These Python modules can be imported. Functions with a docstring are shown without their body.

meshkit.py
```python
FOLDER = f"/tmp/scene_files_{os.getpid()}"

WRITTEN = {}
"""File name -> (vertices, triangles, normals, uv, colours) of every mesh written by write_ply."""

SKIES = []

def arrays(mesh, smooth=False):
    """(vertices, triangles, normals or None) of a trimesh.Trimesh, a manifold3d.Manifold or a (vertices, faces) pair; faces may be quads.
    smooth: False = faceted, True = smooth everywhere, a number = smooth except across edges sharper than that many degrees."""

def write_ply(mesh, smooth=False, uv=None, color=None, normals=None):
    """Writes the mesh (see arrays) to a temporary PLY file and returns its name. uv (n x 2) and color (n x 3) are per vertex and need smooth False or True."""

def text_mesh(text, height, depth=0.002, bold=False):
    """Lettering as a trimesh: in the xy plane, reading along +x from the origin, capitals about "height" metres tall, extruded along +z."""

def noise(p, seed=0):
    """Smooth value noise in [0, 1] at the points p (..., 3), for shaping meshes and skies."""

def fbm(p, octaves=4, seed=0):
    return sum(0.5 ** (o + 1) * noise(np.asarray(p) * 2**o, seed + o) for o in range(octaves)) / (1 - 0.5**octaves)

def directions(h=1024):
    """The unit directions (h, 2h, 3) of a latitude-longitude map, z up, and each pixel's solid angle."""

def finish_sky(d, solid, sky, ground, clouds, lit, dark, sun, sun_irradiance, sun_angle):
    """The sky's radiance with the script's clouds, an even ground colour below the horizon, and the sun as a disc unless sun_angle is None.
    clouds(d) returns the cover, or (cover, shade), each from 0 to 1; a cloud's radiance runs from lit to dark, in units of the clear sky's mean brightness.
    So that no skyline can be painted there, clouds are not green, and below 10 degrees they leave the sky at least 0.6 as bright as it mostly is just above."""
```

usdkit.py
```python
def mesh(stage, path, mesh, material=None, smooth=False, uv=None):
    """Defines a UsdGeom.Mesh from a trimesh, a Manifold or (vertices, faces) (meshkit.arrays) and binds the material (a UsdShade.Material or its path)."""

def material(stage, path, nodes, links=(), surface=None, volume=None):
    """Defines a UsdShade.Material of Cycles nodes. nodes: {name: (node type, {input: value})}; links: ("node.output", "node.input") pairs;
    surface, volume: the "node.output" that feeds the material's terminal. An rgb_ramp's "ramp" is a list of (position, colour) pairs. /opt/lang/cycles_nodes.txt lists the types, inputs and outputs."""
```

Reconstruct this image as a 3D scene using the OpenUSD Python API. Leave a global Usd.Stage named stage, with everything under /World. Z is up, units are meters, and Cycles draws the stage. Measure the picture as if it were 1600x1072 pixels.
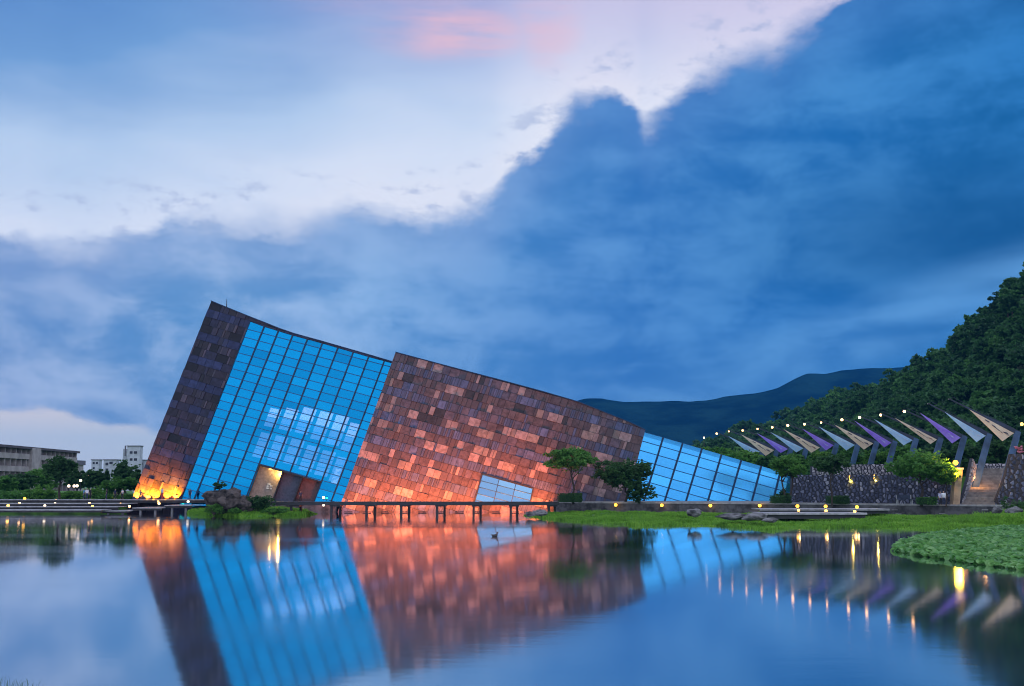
import math, random
import numpy as np
import trimesh
import manifold3d as m3
import usdkit, meshkit
from pxr import Gf, Sdf, Usd, UsdGeom, UsdLux, UsdShade, Vt
from shapely.geometry import Polygon, Point, box as sbox
from shapely import affinity

stage = Usd.Stage.CreateInMemory()
UsdGeom.SetStageUpAxis(stage, "Z")
UsdGeom.SetStageMetersPerUnit(stage, 1.0)
UsdGeom.Xform.Define(stage, "/World")
UsdGeom.Scope.Define(stage, "/World/Looks")
T = Sdf.ValueTypeNames
rnd = random.Random(11)
rng = np.random.default_rng(11)

# ------------------------------------------------------------------ camera
CAM = np.array([0.0, 0.0, 4.35])
FPX = 1800.0                                   # focal length in photo pixels (1600 wide)
PITCH = math.atan(221.0 / FPX)                 # level horizon at photo row 757
cam = UsdGeom.Camera.Define(stage, "/World/camera")
cam.CreateHorizontalApertureAttr(36.0)
cam.CreateVerticalApertureAttr(36.0 * 686 / 1024)
cam.CreateFocalLengthAttr(36.0 * FPX / 1600)
cam.CreateClippingRangeAttr(Gf.Vec2f(0.1, 20000))
cam.CreateExposureAttr(0.0)
cx = UsdGeom.Xformable(cam)
cx.AddTranslateOp().Set(Gf.Vec3d(*CAM))
cx.AddRotateXOp().Set(90 + math.degrees(PITCH))


def ray(px, py):
    """direction of a photo pixel, scaled so that its y component is 1"""
    u, v = (px - 800.0) / FPX, (536.0 - py) / FPX
    c, s = math.cos(PITCH), math.sin(PITCH)
    y, z = c - v * s, s + v * c
    return np.array([u / y, 1.0, z / y])


def W(px, py, Y):
    """the point at distance Y from the camera plane that stands at a pixel"""
    return CAM + ray(px, py) * Y


def G(px, py, z=0.0):
    """the point of the level z that stands at a pixel"""
    r = ray(px, py)
    return CAM + r * ((z - CAM[2]) / r[2])


def lin(*c):
    c = np.array(c, float) / 255.0
    return tuple(np.where(c <= 0.04045, c / 12.92, ((c + 0.055) / 1.055) ** 2.4))


# ------------------------------------------------------------------ node graphs
class NG:
    """collects Cycles nodes and links; values are numbers, colours or 'node.output' names"""
    def __init__(s):
        s.n, s.l, s.k = {}, [], 0

    def add(s, kind, out, **inp):
        s.k += 1
        name = f"n{s.k}"
        vals = {}
        for k, v in inp.items():
            if isinstance(v, str) and "." in v:
                s.l.append((v, f"{name}.{k}"))
            else:
                vals[k] = v
        s.n[name] = (kind, vals)
        return f"{name}.{out}"

    def m(s, op, a, b=0.0, c=0.0, clamp=False):
        return s.add("math", "value", math_type=op, value1=a, value2=b, value3=c, use_clamp=clamp)

    def step(s, v, a, b, lo=0.0, hi=1.0, kind="smoothstep"):
        return s.add("map_range", "result", range_type=kind, value=v, from_min=a, from_max=b, to_min=lo, to_max=hi, clamp=True)

    def mix(s, f, a, b, kind="mix"):
        return s.add("mix", "color", mix_type=kind, fac=f, color1=a, color2=b)

    def ramp(s, fac, stops, interp=True):
        return s.add("rgb_ramp", "color", fac=fac, ramp=stops, interpolate=interp)

    def noise(s, vec, scale, detail=4, rough=0.55, dist=0.0):
        return s.add("noise_texture", "fac", vector=vec, scale=scale, detail=detail, roughness=rough, distortion=dist)

    def mapping(s, vec, sc=(1, 1, 1), loc=(0, 0, 0), rot=(0, 0, 0)):
        return s.add("mapping", "vector", vector=vec, scale=sc, location=loc, rotation=rot)

    def make(s, name, surface=None, volume=None):
        return usdkit.material(stage, f"/World/Looks/{name}", s.n, s.l, surface=surface, volume=volume)


# ------------------------------------------------------------------ sky and sun
SUN_EL, SUN_AZ = math.radians(2.0), math.radians(-32.0)
g = NG()
D = g.add("texture_coordinate", "generated")
xyz = g.add("separate_xyz", "x", vector=D)[:-2]
DX, DY, DZ = xyz + ".x", xyz + ".y", xyz + ".z"
az = g.m("arctan2", DX, DY)
el = g.m("arcsine", DZ)
aza = g.m("absolute", az)
pt = []
for px, py in [(-60, 372), (0, 366), (40, 362), (90, 378), (150, 376), (210, 358), (255, 345), (300, 341), (360, 347), (450, 352), (510, 338), (560, 325), (620, 328), (690, 330), (740, 325), (768, 310), (782, 285), (805, 255), (850, 212), (878, 178), (902, 148), (930, 140), (965, 143), (992, 158), (1006, 188), (1018, 180), (1035, 160), (1070, 128), (1100, 108), (1150, 88), (1185, 74), (1215, 66), (1235, 52), (1262, 28), (1300, 8), (1330, -12), (1400, -50), (1500, -80), (1640, -100)]:
    r = ray(px, py)
    pt.append((math.atan2(r[0], 1), math.asin(r[2] / np.linalg.norm(r))))
a0, a1 = pt[0][0], pt[-1][0]
stops = [((a - a0) / (a1 - a0), (e, e, e)) for a, e in pt]
azn = g.step(az, a0, a1, kind="linear")
B = g.add("separate_xyz", "x", vector=g.ramp(azn, stops))
B = g.add("mix_float", "result", fac=g.step(aza, 0.5, 1.2), a=B, b=0.035)
vec = g.mapping(D, (1, 1, 2.0))
vecf = g.mapping(D, (1, 1, 3.6), (3.1, 0, 0))
n_puff = g.noise(g.mapping(D, (1, 1, 1.5), (7, 2, 4)), 15, 6, 0.58, 0.3)
n_big = g.noise(vec, 9, 5, 0.55)
n_fine = g.noise(vec, 34, 5, 0.6)
n_str = g.noise(vecf, 5.5, 5, 0.5, 0.4)
n_str2 = g.noise(g.mapping(D, (1, 1, 6.0), (0, 5.2, 1)), 9, 4, 0.5)
wob = g.m("add", g.m("multiply", g.m("subtract", n_puff, 0.5), 0.042), g.m("add", g.m("multiply", g.m("subtract", n_fine, 0.5), 0.022), g.m("multiply", g.m("subtract", n_big, 0.5), 0.016)))
dist = g.m("subtract", g.m("add", B, wob), el)                       # > 0 inside the cloud bank
edge_soft = g.add("mix_float", "result", fac=g.step(n_big, 0.35, 0.65), a=0.012, b=0.055)
cloud = g.m("divide", g.m("add", dist, g.m("multiply", edge_soft, 0.45)), edge_soft, clamp=True)
cloud = g.step(cloud, 0.0, 1.0)
# the clear part: pale above the bank, deeper blue away from it
up = g.m("subtract", el, B)
tcl = g.m("add", g.m("divide", up, 0.155), g.m("multiply", g.m("subtract", n_str, 0.5), 0.5))
west = g.step(az, -0.48, 0.10)                                      # towards the glow the whole sky pales
tcl = g.m("subtract", tcl, g.m("multiply", west, 0.35))
clear = g.ramp(g.m("add", g.m("multiply", tcl, 0.55), 0.22), [(0.0, (0.90, 0.92, 1.03)), (0.22, (0.76, 0.85, 1.02)), (0.45, lin(190, 216, 248)), (0.70, lin(118, 166, 222)), (1.0, lin(92, 142, 208))])
wide = g.m("maximum", g.step(aza, 0.7, 1.5), g.step(el, 0.55, 0.9))
clear = g.mix(g.m("multiply", wide, 0.85), clear, (0.84, 0.92, 1.12))
mauve = g.m("multiply", g.step(el, 0.30, 0.44), g.m("multiply", g.step(az, -0.34, 0.05), g.step(aza, 1.2, 0.6)))
clear = g.mix(g.m("multiply", mauve, 0.70), clear, lin(206, 190, 230))


def spot(px, py, sa, se):
    r = ray(px, py)
    a, e = math.atan2(r[0], 1), math.asin(r[2] / np.linalg.norm(r))
    q = g.m("add", g.m("power", g.m("absolute", g.m("divide", g.m("subtract", az, a), sa)), 2.0), g.m("power", g.m("absolute", g.m("divide", g.m("subtract", el, e), se)), 2.0))
    return g.step(q, 1.0, 0.0)


pk = g.m("maximum", g.m("maximum", spot(700, 50, 0.095, 0.030), g.m("multiply", spot(858, 14, 0.040, 0.06), 0.8)), g.m("multiply", spot(600, 10, 0.13, 0.02), 0.35))
pk = g.m("multiply", pk, g.m("multiply", g.step(n_str2, 0.36, 0.62, 0.1, 1.0), g.step(n_big, 0.3, 0.6, 0.5, 1.0)))
clear = g.mix(g.m("multiply", pk, 0.75), clear, lin(246, 200, 216))
wisp = g.m("multiply", g.step(n_fine, 0.52, 0.70), g.step(g.m("absolute", g.m("subtract", up, 0.016)), 0.05, 0.0))
clear = g.mix(g.m("multiply", wisp, 0.55), clear, lin(160, 180, 222))
# the bank: lilac rim, streaky blue body, deeper to the right
azs = g.step(az, -0.44, 0.44, kind="linear")
dark = g.ramp(azs, [(0.0, lin(84, 138, 204)), (0.22, lin(92, 150, 212)), (0.42, lin(76, 138, 208)), (0.62, lin(46, 112, 192)), (0.82, lin(22, 102, 182)), (1.0, lin(6, 90, 158))])
pale = g.ramp(azs, [(0.0, lin(160, 188, 232)), (0.22, lin(178, 206, 246)), (0.36, lin(150, 190, 240)), (0.55, lin(98, 152, 220)), (0.78, lin(74, 142, 214)), (1.0, lin(44, 122, 200))])
tb = g.m("add", g.m("multiply", n_str, 0.42), g.m("add", g.m("multiply", n_str2, 0.13), g.m("multiply", n_puff, 0.45)))
body = g.mix(g.step(tb, 0.39, 0.62), dark, pale)
rim = g.m("multiply", g.step(g.m("subtract", B, el), 0.085, 0.0), 0.55)
body = g.mix(rim, body, g.ramp(azs, [(0, lin(150, 172, 222)), (0.4, lin(150, 176, 226)), (0.6, lin(92, 138, 210)), (1, lin(60, 118, 196))]))
# a dim shadowed belly on the right, a paler veil above the hills
belly = g.m("multiply", g.step(az, 0.12, 0.40), g.m("multiply", g.step(el, 0.13, 0.19), g.step(el, 0.30, 0.20)))
body = g.mix(g.m("multiply", belly, 0.75), body, lin(10, 78, 140))
vc = g.m("absolute", g.m("subtract", el, g.m("add", 0.085, g.m("multiply", g.m("subtract", az, 0.165), 0.30))))
veil = g.m("multiply", g.m("multiply", g.step(az, 0.02, 0.20), g.step(aza, 0.9, 0.5)), g.step(vc, 0.042, 0.004))
veil = g.m("multiply", veil, g.step(n_str, 0.28, 0.60, 0.25, 1.0))
body = g.mix(g.m("multiply", veil, 0.8), body, lin(104, 164, 228))
lowd = g.m("multiply", g.step(az, -0.20, 0.05), g.step(el, 0.085, 0.05))
body = g.mix(g.m("multiply", lowd, 0.45), body, lin(58, 108, 178))
# the gap of pale sky over the left horizon
gap_top = g.m("add", 0.050, g.m("multiply", g.m("subtract", n_big, 0.5), 0.05))
gap_top = g.m("add", gap_top, g.step(az, -0.33, -0.375, 0.0, 0.014))
gap = g.m("multiply", g.step(g.m("subtract", gap_top, el), -0.002, 0.006), g.step(az, -0.17, -0.26))
gapc = g.ramp(g.m("divide", el, 0.07), [(0, lin(176, 200, 226)), (0.55, lin(178, 202, 228)), (0.8, lin(208, 214, 228)), (1, lin(222, 222, 232))])
body = g.add("hsv", "color", hue=0.494, saturation=0.99, value=1.0, fac=1.0, color=body)
body = g.mix(gap, body, gapc)
painted = g.mix(cloud, clear, body)
below = g.step(el, 0.0, -0.02)
painted = g.mix(below, painted, lin(70, 100, 140))
base = g.add("sky_texture", "color", sky_type="single_scattering", sun_disc=False, sun_elevation=SUN_EL, sun_rotation=SUN_AZ, altitude=20.0, air_density=1.0, aerosol_density=1.0, ozone_density=2.0)
SKY = 0.08
scaled = g.mix(1.0, painted, (1 / SKY,) * 3, "multiply")
final = g.mix(0.94, base, scaled)
skymat = g.make("sky_look", surface=g.add("background_shader", "background", color=final, strength=SKY))
dome = UsdLux.DomeLight.Define(stage, "/World/sky")
UsdShade.MaterialBindingAPI.Apply(dome.GetPrim()).Bind(skymat)
dome.GetPrim().SetCustomDataByKey("kind", "structure")
dome.GetPrim().SetCustomDataByKey("label", "dusk sky with a dark blue cloud bank under pale blue and pink")
sun = UsdLux.DistantLight.Define(stage, "/World/sun")
sun.CreateIntensityAttr(0.10)
sun.CreateAngleAttr(12.0)
sun.CreateColorAttr(Gf.Vec3f(1.0, 0.86, 0.78))
sun.GetPrim().CreateAttribute("inputs:normalize", T.Bool).Set(True)
sx = UsdGeom.Xformable(sun)
sx.AddRotateZOp().Set(-math.degrees(SUN_AZ))
sx.AddRotateXOp().Set(-(90 - math.degrees(SUN_EL)) )

# ------------------------------------------------------------------ stage helpers
used, LOC = {}, {}


def path_of(name, parent=None):
    base = "/World" if parent is None else str(parent)
    k = used.get((base, name), -1) + 1
    used[(base, name)] = k
    return f"{base}/{name}" if k == 0 else f"{base}/{name}_{k:03d}"


def tag(path, label=None, cat=None, group=None, kind=None):
    p = stage.GetPrimAtPath(str(path))
    for k, v in (("label", label), ("category", cat), ("group", group), ("kind", kind)):
        if v:
            p.SetCustomDataByKey(k, v)
    return path


def thing(name, label, cat, loc=(0, 0, 0), rotz=0.0, scale=1.0, group=None, kind=None, src=None):
    path = path_of(name)
    x = UsdGeom.Xform.Define(stage, path)
    x.AddTranslateOp().Set(Gf.Vec3d(*map(float, loc)))
    if rotz:
        x.AddRotateZOp().Set(float(rotz))
    if np.ndim(scale) or scale != 1.0:
        s = (scale,) * 3 if np.ndim(scale) == 0 else scale
        x.AddScaleOp().Set(Gf.Vec3f(*map(float, s)))
    LOC[path] = np.array(loc, float)
    tag(path, label, cat, group, kind)
    if src:
        x.GetPrim().GetReferences().AddInternalReference(src)
        x.GetPrim().SetInstanceable(True)
    return path


def part(name, mesh, mat, parent, smooth=False, label=None, kind=None, local=False):
    """one mesh of a thing; the mesh comes in world coordinates unless local"""
    path = path_of(name, parent)
    v, f, n = meshkit.arrays(mesh, smooth)
    top = "/".join(str(parent).split("/")[:3])
    if not local:
        v = v - LOC.get(top, np.zeros(3))
    m = UsdGeom.Mesh.Define(stage, path)
    fill(m, v, f, n, mat, mesh)
    tag(path, label, None, None, kind)
    return path


def pieces(mesh, ids):
    """remembers which piece (leaf, blade, stone) each vertex belongs to, so that pieces can differ in tone"""
    mesh.metadata["piece"] = np.asarray(ids, int)
    return mesh


def fill(m, v, f, n, mat, mesh=None):
    ids = getattr(mesh, "metadata", {}).get("piece") if mesh is not None else None
    if ids is not None and len(ids) == len(v):
        val = np.random.default_rng(5).uniform(0, 1, ids.max() + 1)[ids]
        UsdGeom.PrimvarsAPI(m).CreatePrimvar("piece", T.Color3fArray, "vertex").Set(Vt.Vec3fArray.FromNumpy(np.repeat(val[:, None], 3, 1).astype(np.float32)))
    ids = np.unique(f)
    if len(ids) < len(v):
        to = np.zeros(len(v), int)
        to[ids] = np.arange(len(ids))
        v, f, n = v[ids], to[f], None if n is None else n[ids]
    m.CreatePointsAttr(Vt.Vec3fArray.FromNumpy(np.ascontiguousarray(v, np.float32)))
    m.CreateFaceVertexCountsAttr(Vt.IntArray.FromNumpy(np.full(len(f), 3, np.int32)))
    m.CreateFaceVertexIndicesAttr(Vt.IntArray.FromNumpy(np.ascontiguousarray(f, np.int32).ravel()))
    m.CreateSubdivisionSchemeAttr("none")
    if n is not None:
        m.CreateNormalsAttr(Vt.Vec3fArray.FromNumpy(np.ascontiguousarray(n, np.float32)))
        m.SetNormalsInterpolation("vertex")
    if mat is not None:
        UsdShade.MaterialBindingAPI.Apply(m.GetPrim()).Bind(UsdShade.Material.Get(stage, f"/World/Looks/{mat}"))


def solo(name, mesh, mat, label=None, cat=None, group=None, kind=None, smooth=False):
    """a thing, or a piece of the setting, that is one mesh"""
    path = path_of(name)
    v, f, n = meshkit.arrays(mesh, smooth)
    fill(UsdGeom.Mesh.Define(stage, path), v, f, n, mat, mesh)
    return tag(path, label, cat, group, kind)


def group_part(name, parent):
    path = path_of(name, parent)
    UsdGeom.Xform.Define(stage, path)
    return path


def tint(path, colors):
    UsdGeom.PrimvarsAPI(stage.GetPrimAtPath(path)).CreatePrimvar("tone", T.Color3fArray, "vertex").Set(Vt.Vec3fArray.FromNumpy(np.ascontiguousarray(colors, np.float32)))


# ------------------------------------------------------------------ mesh helpers
cat = trimesh.util.concatenate


def bx(c, s, rz=0.0):
    m = trimesh.creation.box(s)
    if rz:
        m.apply_transform(trimesh.transformations.rotation_matrix(rz, [0, 0, 1]))
    m.apply_translation(c)
    return m


def cbox(c, s, b=0.03, rz=0.0):
    """box with chamfered edges"""
    x, y, z = np.array(s) / 2
    pts = []
    for i in (-1, 1):
        for j in (-1, 1):
            for k in (-1, 1):
                pts += [(i * (x - b), j * (y - b), k * z), (i * (x - b), j * y, k * (z - b)), (i * x, j * (y - b), k * (z - b))]
    m = trimesh.convex.convex_hull(np.array(pts))
    if rz:
        m.apply_transform(trimesh.transformations.rotation_matrix(rz, [0, 0, 1]))
    m.apply_translation(c)
    return m


def hull(pts):
    return trimesh.convex.convex_hull(np.asarray(pts, float))


def prism(poly, y0, y1):
    """a convex polygon of (x, z) points, from y0 (front) to y1"""
    p = np.asarray(poly, float)
    if np.cross(p[1] - p[0], p[2] - p[1]) < 0:
        p = p[::-1]
    n = len(p)
    v = np.vstack([np.column_stack([p[:, 0], np.full(n, y0), p[:, 1]]), np.column_stack([p[:, 0], np.full(n, y1), p[:, 1]])])
    f = [(0, i, i + 1) for i in range(1, n - 1)] + [(n, n + i + 1, n + i) for i in range(1, n - 1)]
    for i in range(n):
        j = (i + 1) % n
        f += [(i, n + i, n + j), (i, n + j, j)]
    return trimesh.Trimesh(v, f, process=False)


def solid(poly, y0, y1, holes=()):
    """any polygon of (x, z) points, extruded along y"""
    m = trimesh.creation.extrude_polygon(Polygon(poly, holes).buffer(0), y1 - y0, engine="earcut")
    v = np.array(m.vertices)
    m.vertices = np.column_stack([v[:, 0], y1 - v[:, 2], v[:, 1]])
    return m


def plan(poly, z0, z1):
    m = trimesh.creation.extrude_polygon(Polygon(poly).buffer(0), z1 - z0, engine="earcut")
    m.apply_translation([0, 0, z0])
    return m


def tube(pts, r, sides=8):
    pts = np.asarray(pts, float)
    r = np.broadcast_to(r, (len(pts),))
    t = np.gradient(pts, axis=0)
    t /= np.linalg.norm(t, axis=1, keepdims=True) + 1e-12
    a = np.cross(t, np.where(np.abs(t[:, 2:]) < 0.9, [0, 0, 1.0], [1.0, 0, 0]))
    a /= np.linalg.norm(a, axis=1, keepdims=True) + 1e-12
    b, an = np.cross(t, a), np.arange(sides) * 2 * np.pi / sides
    v = (pts[:, None] + r[:, None, None] * (np.cos(an)[None, :, None] * a[:, None] + np.sin(an)[None, :, None] * b[:, None])).reshape(-1, 3)
    i, j = np.meshgrid(np.arange(len(pts) - 1), np.arange(sides), indexing="ij")
    q = np.stack([i * sides + j, i * sides + (j + 1) % sides, (i + 1) * sides + (j + 1) % sides, (i + 1) * sides + j], -1).reshape(-1, 4)
    f = np.vstack([q[:, [0, 1, 2]], q[:, [0, 2, 3]]])
    n, e = len(v), (len(pts) - 1) * sides
    v = np.vstack([v, pts[0], pts[-1]])
    caps = [(n, (k + 1) % sides, k) for k in range(sides)] + [(n + 1, e + k, e + (k + 1) % sides) for k in range(sides)]
    return trimesh.Trimesh(v, np.vstack([f, caps]), process=False)


def rock(c, s, seed, sub=3, rough=0.55):
    m = trimesh.creation.icosphere(sub)
    v = np.array(m.vertices)
    k = 1 + rough * (meshkit.fbm(v * 1.3 + seed * 7.1 + 50, 4, seed) - 0.5) * 2
    lim = meshkit.noise(np.round(v * 2.2) + 50 + seed, seed)
    v = v * k[:, None] * (0.92 + 0.16 * lim[:, None])
    m.vertices = v * np.array(s) + np.array(c)
    return m


def leaves(centres, size, seed, flat=0.35, aspect=1.8, droop=0.0):
    """bent leaf faces (two triangles each, folded along the midrib) round the given centres"""
    r = np.random.default_rng(seed)
    n = len(centres)
    s = size * r.uniform(0.65, 1.35, n)[:, None]
    d = r.normal(size=(n, 3))
    d[:, 2] = d[:, 2] * flat - droop
    d /= np.linalg.norm(d, axis=1, keepdims=True)
    u = np.cross(d, r.normal(size=(n, 3)))
    u /= np.linalg.norm(u, axis=1, keepdims=True)
    w = np.cross(d, u)
    c = np.asarray(centres)
    p0, p1 = c - d * s * aspect / 2, c + d * s * aspect / 2
    l, q = c + u * s * 0.5 + w * s * 0.15, c - u * s * 0.5 + w * s * 0.15
    v = np.stack([p0, l, p1, q], 1).reshape(-1, 3)
    k = np.arange(n)[:, None] * 4
    return pieces(trimesh.Trimesh(v, np.vstack([k + [0, 1, 2], k + [0, 2, 3]]), process=False), np.arange(len(v)) // 4)


# ------------------------------------------------------------------ materials
def mat(name, col, rough=0.6, metal=0.0, var=0.12, scale=3.0, bump=0.0, bscale=30.0, spec=0.5, col2=None, coat=0.0):
    """principled paint, stone or cloth whose tone wanders with a world-space noise"""
    q = NG()
    p = q.add("geometry", "position")
    n = q.noise(p, scale, 5, 0.6)
    c = np.array(col, float)
    c2 = np.array(col2, float) if col2 is not None else c * (1 - 2.2 * var)
    base = q.mix(q.step(n, 0.35, 0.68), tuple(np.clip(c * (1 + var), 0, 1)), tuple(np.clip(c2, 0, 1)))
    kw = dict(base_color=base, roughness=rough, metallic=metal, specular_ior_level=spec, coat_weight=coat)
    if bump:
        kw["normal"] = q.add("bump", "normal", height=q.noise(p, bscale, 4, 0.6), strength=bump, distance=0.05)
    return q.make(name, surface=q.add("principled_bsdf", "BSDF", **kw))


def glow(name, col, strength):
    q = NG()
    return q.make(name, surface=q.add("emission", "emission", color=col, strength=strength))


def leaf_mat(name, dark, mid, light, trans=0.35, clump=0.35, vary=False, rough=0.55):
    q = NG()
    p = q.add("geometry", "position")
    isl = q.add("attribute", "fac", attribute="piece")
    n = q.noise(p, clump, 3, 0.6)
    f = q.m("add", q.m("multiply", isl, 0.55), q.m("multiply", q.step(n, 0.3, 0.7), 0.55))
    if vary:
        f = q.m("add", q.m("multiply", f, 0.55), q.m("multiply", q.add("object_info", "random"), 0.50))
    c = q.ramp(f, [(0, dark), (0.5, mid), (1.0, light)])
    a = q.add("principled_bsdf", "BSDF", base_color=c, roughness=rough, specular_ior_level=0.3 if rough > 0.5 else 0.8)
    b = q.add("translucent_bsdf", "BSDF", color=q.mix(0.5, c, light))
    return q.make(name, surface=q.add("mix_closure", "closure", fac=trans, closure1=a, closure2=b))


leaf_mat("leaf_dark", (0.018, 0.056, 0.018), (0.038, 0.105, 0.032), (0.075, 0.175, 0.042))
leaf_mat("leaf_mid", (0.036, 0.115, 0.020), (0.078, 0.215, 0.038), (0.145, 0.330, 0.056))
leaf_mat("leaf_light", (0.050, 0.140, 0.020), (0.105, 0.260, 0.038), (0.190, 0.390, 0.060))
leaf_mat("forest_leaf", (0.010, 0.038, 0.016), (0.028, 0.098, 0.030), (0.090, 0.235, 0.048), 0.25, 0.05, True)
leaf_mat("grass_blade", (0.040, 0.115, 0.016), (0.145, 0.370, 0.028), (0.300, 0.540, 0.070), 0.5, 0.22)
leaf_mat("pad_leaf", (0.018, 0.095, 0.018), (0.080, 0.290, 0.045), (0.280, 0.520, 0.170), 0.35, 0.9, False, 0.42)
mat("bark", (0.060, 0.045, 0.035), 0.9, bump=0.5, bscale=14)
mat("dark_timber", (0.050, 0.043, 0.048), 0.55, var=0.25, scale=1.2)
mat("pale_timber", (0.33, 0.32, 0.34), 0.45, var=0.15, scale=1.5)
mat("black_steel", (0.022, 0.022, 0.028), 0.45)
mat("blue_steel", (0.018, 0.030, 0.060), 0.5, var=0.2, scale=0.6)
mat("post_blue", (0.045, 0.100, 0.200), 0.5, var=0.2, scale=0.6)
mat("frame_steel", (0.006, 0.036, 0.105), 0.45)
mat("transom_steel", (0.008, 0.105, 0.300), 0.45)
mat("dark_stone", (0.105, 0.100, 0.110), 0.85, var=0.3, scale=0.9, bump=0.6, bscale=9)
mat("grey_stone", (0.17, 0.165, 0.18), 0.85, var=0.3, scale=1.3, bump=0.6, bscale=9)
mat("pale_stone", (0.42, 0.39, 0.42), 0.85, var=0.25, scale=1.8, bump=0.6, bscale=9)
mat("mortar", (0.045, 0.048, 0.062), 0.95, var=0.2, scale=4)
mat("brown_rock", (0.075, 0.058, 0.052), 0.9, var=0.45, scale=0.8, bump=0.9, bscale=5)
mat("grey_rock", (0.16, 0.155, 0.16), 0.9, var=0.4, scale=0.8, bump=0.9, bscale=5)
mat("ochre_wall", (0.40, 0.30, 0.20), 0.8, var=0.15, scale=0.8, bump=0.3)
mat("concrete", (0.26, 0.25, 0.26), 0.8, var=0.18, scale=0.7, bump=0.25)
mat("stair_stone", (0.22, 0.19, 0.17), 0.75, var=0.2, scale=1.0)
mat("soil", (0.045, 0.050, 0.026), 0.95, var=0.4, scale=0.5, col2=(0.03, 0.06, 0.018))
mat("turf", (0.080, 0.210, 0.024), 0.95, var=0.3, scale=0.35, col2=(0.035, 0.085, 0.016))
mat("meadow", (0.045, 0.095, 0.022), 0.95, var=0.4, scale=0.02, col2=(0.025, 0.060, 0.018))
mat("flower", (0.62, 0.22, 0.30), 0.7)

# ------------------------------------------------------------------ lamp glass
glow("lamp_warm", (1.0, 0.50, 0.12), 4.5)
glow("lamp_peach", (1.0, 0.52, 0.22), 6.5)
glow("lamp_pale", (1.0, 0.78, 0.58), 2.4)
glow("lamp_amber", (1.0, 0.47, 0.05), 4.0)
nlight = [0]


def sphere_light(pos, r, inten, col):
    nlight[0] += 1
    return (pos, r, inten, col)

# ------------------------------------------------------------------ water and ground
q = NG()
p = q.add("geometry", "position")
h = q.m("add", q.m("multiply", q.noise(q.mapping(p, (0.35, 1.1, 1)), 0.8, 3, 0.5), 0.6), q.m("multiply", q.noise(q.mapping(p, (1.0, 1.0, 1)), 2.6, 2, 0.5), 0.2))
patch = q.step(q.noise(q.mapping(p, (0.02, 0.05, 1)), 1.0, 3, 0.5), 0.42, 0.62)
nrm = q.add("bump", "normal", height=h, strength=q.add("mix_float", "result", fac=patch, a=0.012, b=0.042), distance=0.1)
deep = q.add("diffuse_bsdf", "BSDF", color=(0.010, 0.020, 0.030))
gl = q.add("glossy_bsdf", "BSDF", color=(0.96, 0.97, 0.99), roughness=q.add("mix_float", "result", fac=patch, a=0.048, b=0.085), normal=nrm)
fr = q.add("fresnel", "fac", IOR=1.9)
q.make("lake_water", surface=q.add("mix_closure", "closure", fac=q.m("add", q.m("multiply", fr, 0.62), 0.50, clamp=True), closure1=deep, closure2=gl))


def sheet(x0, x1, y0, y1, z):
    return trimesh.Trimesh([(x0, y0, z), (x1, y0, z), (x1, y1, z), (x0, y1, z)], [(0, 1, 2), (0, 2, 3)], process=False)


solo("lake_water", sheet(-420, 420, 3.0, 196, 0.0), "lake_water", "still dark lake that mirrors the leaning museum and the sky", kind="structure")
solo("ground", sheet(-9000, 9000, -9000, 9000, -0.6), "meadow", "flat ground under and round the lake out to the horizon", kind="structure")

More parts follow.
